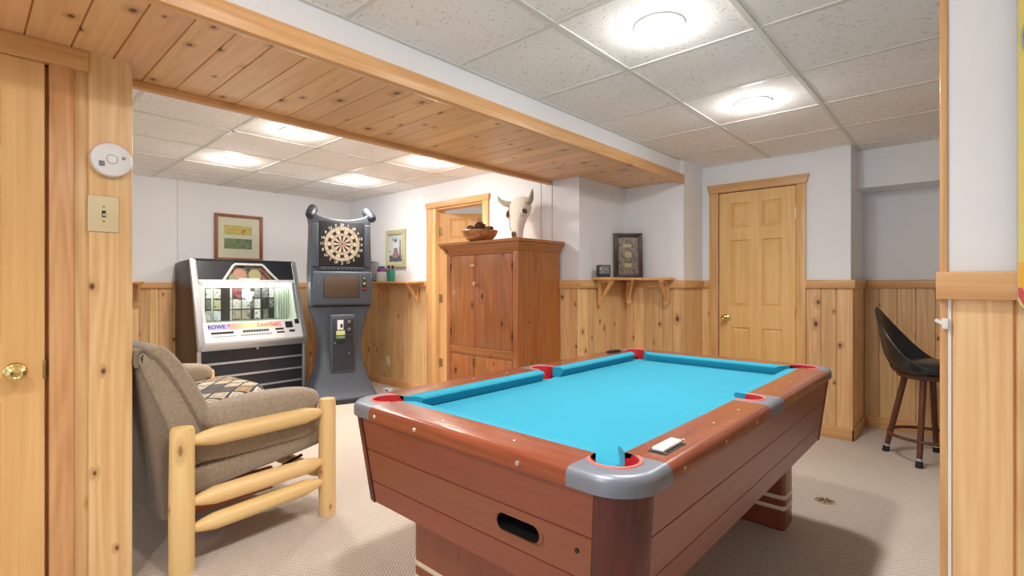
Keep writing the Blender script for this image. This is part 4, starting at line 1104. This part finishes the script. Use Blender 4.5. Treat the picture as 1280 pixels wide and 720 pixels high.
# ------------------------------------------------------------------ armoire with bowl and skull
AX0, AX1, AY0, AY1, AH = -3.463, -2.611, 2.925, 3.466, 1.572
ar = thing('armoire', 'rustic orange pine armoire with two tall doors and a moulded cornice', 'cabinet', (0, 0, 0))
ar.location = ((AX0+AX1)/2, (AY0+AY1)/2, 0)
hw_, hd_ = (AX1-AX0)/2, (AY1-AY0)/2
bm = BM(); box(bm, hw_-.022, hw_, -hd_+.02, hd_, 0, 1.48)
bm.free(); bm = BM(); boards(bm, (hw_, -hd_+.02, 0), (0, 1, 0), (0, 0, 1), (1, 0, 0), hd_*2-.02, 1.48, .26, thick=.022, g=.0015, d=.002); obj('side_panel', bm, ARM['z'], ar, 0)
bm = BM(); box(bm, -hw_, -hw_+.022, -hd_+.02, hd_, 0, 1.48); obj('side_panel', bm, ARM['z'], ar)
bm = BM(); box(bm, -hw_+.022, hw_-.022, hd_-.015, hd_, .05, 1.48); obj('rear_panel', bm, ARM['z'], ar)
fx = lambda wx: wx-(AX0+AX1)/2
xl, xm, xr = fx(-3.405), fx(-3.105), fx(-2.672)
fr = -hd_
bm = BM(); box(bm, -hw_, xl-.002, fr, fr+.022, 0, 1.48, .002); obj('face_stile', bm, ARM['z'], ar)
bm = BM(); box(bm, xr+.002, hw_, fr, fr+.022, 0, 1.48, .002); obj('face_stile', bm, ARM['z'], ar)
for z0, z1 in ((1.462, 1.48), (.612, .683), (.03, .10)):
    bm = BM(); box(bm, xl-.002, xr+.002, fr, fr+.022, z0, z1, .002); obj('face_rail', bm, ARM['x'], ar)
def adoor(x0, x1, z0, z1, nm='door'):
    bm = BM(); box(bm, x0+.0025, x1-.0025, fr+.001, fr+.02, z0+.002, z1-.003, .002); return obj(nm, bm, ARM['z'], ar)
def aknob(x, z, par):
    bm = BM(); lathe(bm, [(0, 0), (.010, 0), (.008, .012), (.016, .020), (.018, .028), (.012, .036), (0, .038)], 16, Matrix.Translation((x, fr, z)) @ Matrix.Rotation(pi/2, 4, 'X')); obj('knob', bm, OLDBRASS if par is None else plain('pale_knob', srgb(190, 160, 120), .4), par)
dl = adoor(xl, xm, .683, 1.462); dr = adoor(xm, xr, .683, 1.462)
aknob(xm+.025, 1.215, dr)
bm = BM(); box(bm, xm-.045, xm+.012, fr-.012, fr, 1.362, 1.380, .004); obj('latch', bm, plain('pale_latch', srgb(200, 176, 136), .4), dl)
dl2 = adoor(xl, xm, .10, .612); dr2 = adoor(xm, xr, .10, .612)
bm = BM(); box(bm, xm-.018, xm-.004, fr-.012, fr, .52, .59, .003); obj('latch', bm, OLDBRASS, dl2)
for d_, x in ((dl, xl), (dr, xr)):
    for z in (1.36, .80):
        bm = BM(); rod(bm, (x, fr-.002, z-.03), (x, fr-.002, z+.03), .004, n=8); obj('hinge', bm, DARKSLOT, d_)
bm = BM()
for k, (o0, o1, z0, z1) in enumerate(((.0, .004, 1.472, 1.484), (.014, .015, 1.484, 1.494), (.010, .034, 1.494, 1.530), (.044, .044, 1.530, 1.541), (.038, .040, 1.541, 1.548), (.052, .053, 1.548, AH))):
    A = [bm.verts.new((sx*(hw_+o0), (fr-o0 if sy < 0 else hd_), z0)) for sx, sy in ((-1, -1), (1, -1), (1, 1), (-1, 1))]
    B = [bm.verts.new((sx*(hw_+o1), (fr-o1 if sy < 0 else hd_), z1)) for sx, sy in ((-1, -1), (1, -1), (1, 1), (-1, 1))]
    fs = [bm.faces.new((A[i], A[(i+1) % 4], B[(i+1) % 4], B[i])) for i in range(4)]+[bm.faces.new(A[::-1]), bm.faces.new(B)]
    bmesh.ops.recalc_face_normals(bm, faces=fs)
obj('cornice', bm, ARM['x'], ar, 20)

bx, by_ = -3.10, 2.985
wobf = lambda a, z: 1+.05*sin(3*a+.6)+.03*sin(7*a)
bm = BM(); lathe(bm, [(0, .0), (.07, .0), (.105, .016), (.14, .054), (.155, .090), (.150, .096), (.142, .092), (.126, .058), (.09, .024), (0, .016)], 40, wob=wobf)
bw = tag(obj('wooden_bowl', bm, BURL, loc=(bx, by_, AH)), 'shallow burl wood bowl of pine cones on top of the armoire', 'bowl')
def pinecone(name, c, s, rot, label):
    bm = BM(); lathe(bm, [(0, -.04), (.018, -.034), (.026, -.015), (.024, .01), (.012, .035), (0, .044)], 12)
    for r in range(9):
        z = -.034+r*.0082; rr = .020+.016*sin(pi*(r+1)/10.5)
        for k in range(9):
            a = 2*pi*(k+.5*(r % 2))/9
            M = Matrix.Rotation(a, 4, 'Z') @ Matrix.Translation((rr, 0, z)) @ Matrix.Rotation(radians(-25), 4, 'Y')
            vs = [bm.verts.new(M @ Vector(p)) for p in ((-.012, -.004, -.002), (-.012, .004, -.002), (.008, .007, .001), (.013, 0, .002), (.008, -.007, .001), (-.008, 0, .006), (.007, 0, .006))]
            for f in ((0, 1, 2, 3, 4), (0, 4, 6, 5), (1, 5, 6, 2), (0, 5, 1), (2, 6, 3), (3, 6, 4)): bm.faces.new([vs[q] for q in f])
    bmesh.ops.recalc_face_normals(bm, faces=bm.faces[:])
    o = obj(name, bm, CONE, loc=c); o.scale = (s, s, s); o.rotation_euler = rot; return tag(o, label, 'pine cone', 'pine cones in the wooden bowl')
pinecone('pine_cone', (bx-.092, by_-.018, AH+.108), .85, (1.2, .3, .5), 'smaller pine cone at the left side of the wooden bowl')
pinecone('pine_cone', (bx+.005, by_-.005, AH+.116), 1.25, (.5, .5, 1.9), 'largest pine cone, standing highest in the middle of the bowl')
pinecone('pine_cone', (bx+.097, by_+.015, AH+.092), .9, (1.4, -.4, 2.7), 'pine cone lying low at the right rim of the wooden bowl')

# cattle skull standing on the armoire against the wall
sk = thing('cattle_skull', 'bleached horned cattle skull standing muzzle down on the armoire', 'skull', (-2.95, 3.30, AH), radians(-6))
bm = BM(); secs = []
# (z, half width, half depth, y centre)
for z, w, d_, yc in ((0, .034, .026, -.015), (.03, .046, .036, -.012), (.07, .050, .042, -.010), (.12, .049, .048, -.006), (.17, .056, .055, 0), (.22, .072, .064, .008), (.265, .098, .070, .014), (.30, .108, .070, .018), (.34, .098, .066, .026), (.375, .088, .058, .034), (.40, .070, .044, .042), (.412, .03, .02, .045)):
    row = []
    for i in range(28):
        a = 2*pi*i/28; n_ = 2.6
        q = (abs(cos(a))**n_+abs(sin(a))**n_)**(-1/n_)
        front = sin(a) < 0
        row.append(bm.verts.new((w*1.18*q*cos(a), yc+d_*q*sin(a)*(.75 if front else 1), z)))
    secs.append(row)
fs = []
for A, B in zip(secs, secs[1:]):
    for i in range(28): fs.append(bm.faces.new((A[i], A[(i+1) % 28], B[(i+1) % 28], B[i])))
fs += [bm.faces.new(secs[0][::-1]), bm.faces.new(secs[-1])]
bmesh.ops.recalc_face_normals(bm, faces=fs)
# press the eye sockets in
for v in bm.verts:
    for sx in (-1, 1):
        dd = (v.co-Vector((sx*.115, -.008, .268))).length
        if dd < .04: v.co.x -= sx*.022*(1-dd/.04)
obj('cranium', bm, BONE, sk, 60)
for sx in (-1, 1):
    M = Matrix.Translation((sx*.102, -.014, .266)) @ Euler((0, radians(80*sx), radians(-22*sx))).to_matrix().to_4x4()
    bm = BM(); lathe(bm, [(0, .004), (.022, .006), (.028, .012)], 20, M); obj('eye_socket', bm, BONED, sk)
    bm = BM(); lathe(bm, [(.024, .012), (.026, .019), (.033, .018), (.037, .004)], 20, M); obj('brow_rim', bm, BONE, sk)
    pts = [Vector((sx*.08, .03, .350)), Vector((sx*.13, .02, .358)), Vector((sx*.175, -.005, .372)), Vector((sx*.21, -.03, .40)), Vector((sx*.228, -.04, .44))]
    bm = BM(); tube(bm, pts, [.030, .029, .024, .016, .004], 14); obj('horn', bm, HORN, sk)
    bm = BM(); tube(bm, [(sx*.012, -.042, .05), (sx*.016, -.047, .075), (sx*.012, -.05, .10)], [.006, .010, .005], 8); obj('nasal_hole', bm, BONED, sk)
bm = BM(); tube(bm, [(-.085, -.028, .335), (-.078, -.036, .28), (-.06, -.043, .21), (-.05, -.046, .15), (-.03, -.05, .11)], [.003]*5, 6); obj('bone_crack', bm, BONED, sk)

# ------------------------------------------------------------------ wall shelves and what stands on them
def bracket(bm, x, y, ztop, h=.215, dep=.125, t=.022):
    box(bm, x-t, x+t, y-.022, y, ztop-h, ztop); 
    prism(bm, [(y-.018, ztop-h+.02), (y-.018, ztop-h+.055), (y-dep+.01, ztop), (y-dep-.025, ztop)], x-.011, x+.011, 'x')
    box(bm, x-t, x+t, y-dep-.01, y-.02, ztop-.02, ztop)
    return bm
def shelf(name, label, x0, x1, y, z, dep, xs):
    t = thing(name, label, 'shelf', ((x0+x1)/2, y, 0)); c = (x0+x1)/2
    bm = BM(); prism(bm, [(x0-c, 0), (x1-c, 0), (x1-c-.0, -dep*.55), (x1-c-.07, -dep), (x0-c+.07, -dep), (x0-c, -dep*.55)], z-.022, z, 'z', bev=.003); obj('shelf_board', bm, PINEB['x'], t)
    for x in xs:
        bm = BM(); bracket(bm, x-c, 0, z-.022, dep=dep*.8); obj('bracket', bm, PINEB['z'], t)
    return t
t = thing('corner_shelf', 'pine corner shelf on three brackets under the dark framed picture', 'shelf', (-2.396, YA-.034, 0))
bm = BM(); prism(bm, [(0, 0), (0, -.575), (.07, -.575), (.155, -.50), (.155, -.24), (.235, -.155), (.40, -.155), (.475, -.08), (.475, 0)], 1.25, 1.272, 'z', bev=.003); obj('shelf_board', bm, PINEB['x'], t)
def place(o, x, y, r): o.location = (x, y, 0); o.rotation_euler.z = r; return o
bm = BM(); bracket(bm, 0, 0, 1.25, dep=.125); place(obj('bracket', bm, PINEB['z'], t), .40, 0, 0)
bm = BM(); bracket(bm, 0, 0, 1.25, dep=.125); place(obj('bracket', bm, PINEB['z'], t), .035, -.035, radians(45))
bm = BM(); bracket(bm, 0, 0, 1.25, dep=.125); place(obj('bracket', bm, PINEB['z'], t), 0, -.47, radians(90))
shelf('wall_shelf', 'pine wall shelf on brackets between the dart machine and the doorway', -5.52, -4.475, YL-.032, 1.246, .165, (-5.25, -4.60))
t = thing('wall_shelf', 'pine wall shelf end beside the jukebox, partly behind the pine wall', 'shelf', (XFAR+.03, .85, 0), pi/2)
bm = BM(); prism(bm, [(-.37, 0), (.37, 0), (.37, -.08), (.32, -.14), (-.32, -.14), (-.37, -.08)], 1.22, 1.24, 'z', bev=.003); obj('shelf_board', bm, PINEB['x'], t)
for x in (-.28, .325):
    bm = BM(); bracket(bm, x, 0, 1.22, dep=.11); obj('bracket', bm, PINEB['z'], t)

def frame_parts(t, W, Hh, fw, d, m, matm=None, artm=None, art=None):
    """frame standing on local z=0, back at y=0, facing -y"""
    bm = BM()
    o, i_ = [(-W/2, 0), (W/2, 0), (W/2, Hh), (-W/2, Hh)], [(-W/2+fw, fw), (W/2-fw, fw), (W/2-fw, Hh-fw), (-W/2+fw, Hh-fw)]
    for k in range(4):
        l = (k+1) % 4
        vo = [o[k], o[l], i_[l], i_[k]]
        prism(bm, vo, -d, 0, 'y', bev=.002)
    fr_ = obj('frame', bm, m, t)
    bm = BM(); box(bm, -W/2+fw*.8, W/2-fw*.8, -d*.55, -d*.35, fw*.8, Hh-fw*.8); obj('mat_board', bm, matm, t)
    for (x0, x1, z0, z1, am) in (art or []):
        bm = BM(); box(bm, x0, x1, -d*.6, -d*.54, z0, z1); obj('print', bm, am, t)
    bm = BM(); box(bm, -W/2+fw*.9, W/2-fw*.9, -d*.8, -d*.76, fw*.9, Hh-fw*.9); obj('glazing', bm, MATTEG, t)
P1 = blobs('yellow_meadow_print', [srgb(120, 140, 60), srgb(190, 190, 70), srgb(235, 200, 70), srgb(220, 150, 60), srgb(90, 110, 50)], 12, 3, (1, 1, 3))
P2 = blobs('green_meadow_print', [srgb(96, 112, 70), srgb(140, 150, 88), srgb(110, 126, 90), srgb(80, 96, 66)], 16, 8, (1, 1, 3))
t = thing('framed_picture', 'brown framed picture of two meadow prints above the jukebox', 'picture', (XFAR, 2.123, 1.475), pi/2)
frame_parts(t, .505, .52, .034, .025, FRAMEW, IVMAT, None, [(-.155, .135, .295, .395, P1), (-.155, .135, .135, .25, P2)])
t = thing('framed_picture', 'narrow cream framed picture of a pale figure beside the dart machine', 'picture', (-5.045, YL, 1.415), 0)
sky = blobs('grey_painting_ground', [srgb(170, 178, 190), srgb(206, 212, 222), srgb(226, 228, 232), srgb(150, 160, 176)], 9, 4)
frame_parts(t, .385, .44, .055, .028, CREAMF, sky, None, [(-.125, .125, .065, .14, blobs('dark_street_paint', [srgb(60, 62, 84), srgb(90, 96, 116), srgb(70, 56, 76), srgb(150, 150, 160)], 30, 2))])
for nm, pts, m in (('painted_post', [(.075, .13), (.11, .12), (.10, .31), (.085, .33)], plain('paint_mauve', srgb(140, 110, 124), .6)),
                   ('painted_skirt', [(-.06, .13), (-.02, .105), (.05, .12), (.06, .15), (.03, .225), (-.03, .225)], blobs('paint_rose', [srgb(190, 150, 150), srgb(150, 90, 96), srgb(220, 200, 200)], 40, 5)),
                   ('painted_shirt', [(-.035, .215), (.035, .215), (.055, .25), (.035, .295), (-.03, .295), (-.05, .25)], plain('paint_white', srgb(232, 230, 234), .6)),
                   ('painted_head', [(.02*cos(k*pi/5), .315+.024*sin(k*pi/5)) for k in range(10)], plain('paint_dark_hair', srgb(80, 80, 90), .6))):
    bm = BM(); prism(bm, pts, -.0175, -.0145, 'y'); obj(nm, bm, m, t)
t = thing('framed_picture', 'small dark framed sepia picture leaning in the corner on the pine corner shelf', 'picture', (-2.318, 4.105, 1.273), radians(43))
SEP = blobs('sepia_print', [srgb(66, 50, 40), srgb(120, 94, 70), srgb(160, 130, 96), srgb(96, 76, 58)], 26, 1)
LS = plain('sepia_light', srgb(206, 176, 130), .5)
frame_parts(t, .255, .405, .036, .028, DARKW, SEP, None, [(-.045, .03, .275, .305, LS), (-.03, .03, .185, .235, LS), (-.035, .03, .095, .13, LS)])
t.rotation_euler.x = radians(-4)
# small dark cube on the same shelf
t = thing('desk_clock', 'small dark square block clock on the left end of the pine corner shelf', 'clock', (-2.33, 3.705, 1.2725), radians(50))
bm = BM(); box(bm, -.055, .055, -.03, .03, .012, .105, .006, 3); obj('case', bm, DARTD, t)
bm = BM(); box(bm, -.052, .052, -.033, .032, 0, .014, .003); obj('foot', bm, DARKW, t)
bm = BM(); box(bm, -.043, .043, -.034, -.029, .028, .094, .003); obj('face', bm, blobs('grey_face', [srgb(60, 64, 62), srgb(150, 152, 148), srgb(90, 84, 80), srgb(180, 180, 172)], 28, 6), t)
# things on the lounge shelf
t = thing('wire_rack', 'upright metal wire rack at the left end of the lounge shelf', 'rack', (-5.36, YL-.12, 1.2465), 0)
bm = BM(); box(bm, -.07, .07, -.04, .04, 0, .012, .003); obj('base', bm, DARKW, t)
for i in range(6):
    bm = BM(); x = -.058+.0232*i; tube(bm, [(x, -.03, .012), (x, -.032, .235), (x, .03, .235), (x, .03, .012)], .004, 6); obj('wire', bm, DARTG, t)
bm = BM(); tube(bm, [(-.062, -.032, .235), (.062, -.032, .235)], .005, 6); obj('rail', bm, DARTD, t)
t = thing('storage_can', 'white can with blue and red band on the lounge shelf', 'can', (-5.18, YL-.11, 1.2465), 0)
bm = BM(); lathe(bm, [(0, 0), (.060, 0), (.062, .004), (.062, .13), (.058, .134), (0, .134)], 28); obj('can_body', bm, JWHITE, t)
bm = BM(); lathe(bm, [(.0625, .112), (.0632, .113), (.0632, .134), (.0625, .135)], 28); obj('band', bm, plain('magenta_band', srgb(176, 60, 130), .4), t)
bm = BM(); lathe(bm, [(0, .134), (.058, .134), (.056, .15), (0, .152)], 28); obj('lid', bm, plain('violet_lid', srgb(96, 70, 150), .4), t)
t = thing('small_box', 'tiny blue and white carton standing on the white can', 'box', (-5.19, YL-.11, 1.3986), .3)
bm = BM(); box(bm, -.03, .03, -.02, .02, 0, .075, .002); obj('carton', bm, JWHITE, t)
bm = BM(); box(bm, -.0305, .0305, -.0205, .0205, .004, .022); obj('printed_band', bm, BLUEI, t)
t = thing('dart_cup', 'small green cup of darts on the lounge shelf under the cream frame', 'cup', (-4.985, YL-.12, 1.2465), 0)
bm = BM(); lathe(bm, [(0, 0), (.040, 0), (.043, .005), (.052, .125), (.049, .125), (.040, .008), (0, .008)], 24); obj('cup', bm, plain('green_cup', srgb(50, 150, 128), .35), t)
for i in range(4):
    a = i*1.7; bm = BM(); tube(bm, [(.02*cos(a), .02*sin(a), .01), (.034*cos(a), .034*sin(a), .155)], .003, 6)
    p = Vector((.034*cos(a), .034*sin(a), .155)); 
    for q in range(3):
        w = Vector((cos(q*2.1), sin(q*2.1), 0))*.014
        vs = [bm.verts.new(p+Vector((0, 0, -.005))), bm.verts.new(p+w+Vector((0, 0, .004))), bm.verts.new(p+w+Vector((0, 0, .026))), bm.verts.new(p+Vector((0, 0, .03)))]; bm.faces.new(vs)
    obj('dart', bm, DARTD, t)
for i, (dx, m, lab) in enumerate(((-.075, JWHITE, 'pale dart flight packet standing left of the green cup'), (.085, plain('pale_pink_card', srgb(222, 204, 204), .5), 'pale pink card packet leaning right of the green cup'))):
    bm = BM(); box(bm, -.022, .022, -.006, .006, 0, .085 if i == 0 else .06, .002); o = obj('card_packet', bm, m, loc=(-4.985+dx, YL-.10, 1.2465), rotz=.2); o.rotation_euler.x = radians(-6); tag(o, lab, 'packet', 'packets beside the green cup')

# ------------------------------------------------------------------ wall fittings
t = thing('smoke_detector', 'round white smoke alarm on the pine wall end above the switch', 'smoke alarm', (XL, .402, 1.705), pi/2)
R90 = Matrix.Rotation(pi/2, 4, 'X')
bm = BM(); lathe(bm, [(0, 0), (.062, 0), (.064, .004), (.064, .012), (0, .012)], 40, R90); obj('mounting_base', bm, PLASTICG, t)
bm = BM(); lathe(bm, [(.060, .010), (.066, .012), (.067, .026), (.063, .034), (.052, .038), (0, .040)], 40, R90); obj('cover', bm, PLASTICW, t)
bm = BM(); lathe(bm, [(.0155, .0395), (.017, .0412), (.0185, .0395)], 28, R90); obj('test_button', bm, PLASTICG, t)
for (x, z, n_, w) in ((-.032, -.022, 5, .018), (.036, .012, 3, .011)):
    for k in range(n_):
        bm = BM(); box(bm, x-w/2, x+w/2, -.0405, -.038, z-.008+k*.0042, z-.0062+k*.0042); obj('vent_slot', bm, DARKSLOT, t, 0)
t = thing('light_switch', 'ivory toggle switch plate on the pine wall below the smoke alarm', 'light switch', (XL, .3805, 1.42), pi/2)
bm = BM(); box(bm, -.049, .049, -.007, 0, 0, .142, .004, 3); obj('switch_plate', bm, IVORY, t)
bm = BM(); box(bm, -.006, .006, -.0085, -.006, .058, .084, .001); sw = obj('toggle_slot', bm, DARKSLOT, t)
bm = BM(); box(bm, -.0035, .0035, -.018, -.006, .062, .072, .001); obj('toggle', bm, IVORY, t)
for z in (.100, .042):
    bm = BM(); rod(bm, (0, -.0065, z), (0, -.0082, z), .004, n=10); obj('screw', bm, OLDBRASS, t)
t = thing('wall_outlet', 'ivory power outlet low on the pine wainscot right of the dart machine', 'outlet', (-5.206, YL-.0098, .225), 0)
bm = BM(); box(bm, -.038, .038, -.006, 0, 0, .118, .003, 2); obj('outlet_plate', bm, IVORY, t)
for z in (.038, .080):
    bm = BM(); rod(bm, (0, -.005, z), (0, -.008, z), .015, n=14); obj('socket', bm, PLASTICW, t)
t = thing('power_adapter', 'small white plug box on the carpet beside the dart machine base', 'plug', (-4.86, 3.24, 0), .3)
bm = BM(); box(bm, -.05, .05, -.03, .03, 0, .045, .006, 2); obj('body', bm, PLASTICW, t)
bm = BM(); box(bm, .0, .03, -.032, -.029, .018, .032); obj('socket', bm, DARKSLOT, t)
bm = BM(); 
box(bm, -.006, .006, -.012, 0, -.012, .012, .002); prism(bm, [(-.004, -.004), (.004, 0), (-.016, .012), (-.02, .006)], -.010, -.002, 'y')
tag(obj('cable_clip', bm, PLASTICW, loc=(-.047, YS-.006, 1.123)), 'tiny white clip on the pine edge board under the stub wall rail', 'clip')
# carpet medallion
t = thing('floor_medallion', 'small brown star shaped mark set in the pale carpet right of the table', 'floor mark', (-.612, 3.267, 0), .4)
bm = BM(); lathe(bm, [(0, .002), (.045, .002), (.052, .0)], 28); obj('disc', bm, plain('tan_disc', srgb(172, 146, 116), .9), t)
for k in range(7):
    bm = BM(); a = 2*pi*k/7
    vs = [bm.verts.new((r*cos(a+b), r*sin(a+b), z)) for r, b, z in ((.006, 0, .003), (.026, -.18, .0035), (.046, 0, .003), (.026, .18, .0035))]; bm.faces.new(vs); r = bmesh.ops.extrude_face_region(bm, geom=bm.faces[:]); bmesh.ops.translate(bm, verts=[v for v in r['geom'] if isinstance(v, bmesh.types.BMVert)], vec=(0, 0, .0015))
    bmesh.ops.recalc_face_normals(bm, faces=bm.faces[:]); obj('petal', bm, plain('dark_brown_petal', srgb(84, 62, 48), .8), t, 0)

# sign at the right edge
SGY = plain('sign_yellow', srgb(232, 214, 120), .35)
t = thing('tin_sign', 'yellow tin sign with orange foot and red border on the stub wall', 'sign', (.272, YS-.034, 1.155), 0)
def rrect(w, z0, z1, r, n=6):
    p = []
    for cx, cz_, a0 in ((w-r, z0+r, -pi/2), (w-r, z1-r, 0), (-w+r, z1-r, pi/2), (-w+r, z0+r, pi)): p += [(cx+r*cos(a0+pi/2*i/n), cz_+r*sin(a0+pi/2*i/n)) for i in range(n+1)]
    return p
bm = BM(); prism(bm, rrect(.203, 0, .98, .03), -.010, 0, 'y', bev=.002); obj('sign_plate', bm, PLASTICG, t)
bm = BM(); prism(bm, rrect(.2015, .0015, .978, .029), -.0115, -.009, 'y'); obj('sign_field', bm, SGY, t)
bm = BM(); box(bm, -.2015, .2015, -.0122, -.011, .05, .105); obj('orange_band', bm, plain('sign_orange', srgb(246, 184, 50), .35), t)
bm = BM(); prism(bm, [(-.2015, .052), (-.2015, .034), (-.192, .012), (-.172, .0015), (.172, .0015), (.192, .012), (.2015, .034), (.2015, .052), (.195, .052), (.19, .036), (.17, .022), (-.17, .022), (-.19, .036), (-.195, .052)], -.0126, -.011, 'y'); obj('red_border', bm, plain('sign_red', srgb(214, 84, 70), .35), t)
bm = BM(); e = [(.195*cos(2*pi*i/40), -.0125, .575+.135*sin(2*pi*i/40)) for i in range(40)]; tube(bm, e, .011, 8, closed=True, flat=.3); obj('oval_ring', bm, plain('sign_sage', srgb(150, 168, 150), .35), t)
bm = BM(); e = [(.194*cos(2*pi*i/40), -.0115, .575+.158*sin(2*pi*i/40)) for i in range(40)]; tube(bm, e, .008, 8, closed=True, flat=.3); obj('oval_outline', bm, plain('sign_rose', srgb(214, 150, 130), .35), t)
for x in (-.186, .186):
    bm = BM(); rod(bm, (x, -.011, .185), (x, -.0145, .185), .005, n=10); obj('sign_screw', bm, DARKSLOT, t)

# ------------------------------------------------------------------ bar stool
st = thing('bar_stool', 'black vinyl bucket bar stool on brown wooden legs in the niche', 'bar stool', (-.228, 4.515, 0), radians(-98))
# local: sitter faces +y ; legs at 45 degrees
def leg_pt(a, z): 
    r = .245-.115*z/.56; return (r*cos(a), r*sin(a), z)
for k in range(4):
    a = radians(90*k)
    bm = BM(); rod(bm, leg_pt(a, .035), leg_pt(a, .585), .017, .020, 14); lg = obj('leg', bm, STOOLW, st)
    bm = BM(); rod(bm, leg_pt(a, 0), leg_pt(a, .042), .022, .020, 14); obj('rubber_foot', bm, RUBBER, lg)
    bm = BM(); rod(bm, leg_pt(a, .042), leg_pt(a, .056), .0205, .0195, 14); obj('ferrule', bm, JSILVER, lg)
bm = BM(); tube(bm, [(.222*cos(2*pi*i/40), .222*sin(2*pi*i/40), .165) for i in range(40)], .011, 10, closed=True); obj('foot_ring', bm, STOOLW, st)
bm = BM(); lathe(bm, [(0, .565), (.16, .565), (.175, .575), (.175, .60), (.16, .612), (0, .612)], 36); obj('swivel_plate', bm, STOOLW, st)
bm = BM(); lathe(bm, [(0, .606), (.17, .606), (.205, .615), (.215, .635), (.210, .662), (.19, .678), (.12, .688), (0, .690)], 40); obj('seat', bm, VINYL, st)
# bucket shell wrapping the rear (centre of the back at local -y)
bm = BM(); NA, NZ = 36, 10; outer = []; inner = []
for i in range(NA+1):
    t_ = -1+2*i/NA; a = -pi/2+t_*radians(100)
    f = max(0, 1-abs(t_)**1.4); ht = .655+.375*(f**1.9) + .01*(1-abs(t_))
    ro, ri = [], []
    for j in range(NZ+1):
        v = j/NZ; z = .600+(ht-.600)*v
        lean = .06*(max(0, z-.66)/.36)*f
        R0 = .222+.02*min(1, v*2.5)*1 - .03*(1-min(1, v*4))
        r = R0+lean; th = .034*(1-.55*v)
        ro.append(bm.verts.new((r*cos(a), r*sin(a), z))); ri.append(bm.verts.new(((r-th)*cos(a), (r-th)*sin(a), z if j < NZ else z-.004)))
    outer.append(ro); inner.append(ri)
fs = []
for i in range(NA):
    for j in range(NZ):
        fs.append(bm.faces.new((outer[i][j], outer[i+1][j], outer[i+1][j+1], outer[i][j+1]))); fs.append(bm.faces.new((inner[i][j], inner[i][j+1], inner[i+1][j+1], inner[i+1][j])))
    fs.append(bm.faces.new((outer[i][NZ], outer[i+1][NZ], inner[i+1][NZ], inner[i][NZ]))); fs.append(bm.faces.new((outer[i][0], inner[i][0], inner[i+1][0], outer[i+1][0])))
for k in (0, NA): fs.append(bm.faces.new(outer[k]+inner[k][::-1]))
bmesh.ops.recalc_face_normals(bm, faces=fs); obj('backrest', bm, VINYL, st, 60)
e = []
for i in range(NA+1):
    t_ = -1+2*i/NA; a = -pi/2+t_*radians(100); f = max(0, 1-abs(t_)**1.4); ht = .655+.375*(f**1.9)+.01*(1-abs(t_)); r = .242+.06*(max(0, ht-.66)/.36)*f-.008
    e.append((r*cos(a), r*sin(a), ht))
bm = BM(); tube(bm, e, .007, 8); obj('back_piping', bm, VINYL, st)

# ------------------------------------------------------------------ daylight, camera, colour management
w = bpy.data.worlds.new('daylight'); S.world = w; w.use_nodes = True
w.node_tree.nodes['Background'].inputs['Color'].default_value = (.70, .83, 1, 1); w.node_tree.nodes['Background'].inputs['Strength'].default_value = 1.1
cam = bpy.data.cameras.new('camera'); co = bpy.data.objects.new('camera', cam); COL.objects.link(co)
cam.sensor_width = 36; cam.lens = 630/1280*36; cam.shift_y = -5/1280; cam.clip_start = .05
co.location = (0, 0, 1.215); co.rotation_euler = (pi/2, 0, atan2(576, 630))
S.camera = co
S.view_settings.view_transform = 'Standard'; S.view_settings.look = 'None'; S.view_settings.gamma = 1; S.view_settings.use_curve_mapping = False
S.view_settings.exposure = 0.52
S.cycles.use_denoising = True; S.cycles.max_bounces = 10; S.cycles.diffuse_bounces = 6; S.cycles.sample_clamp_indirect = 8
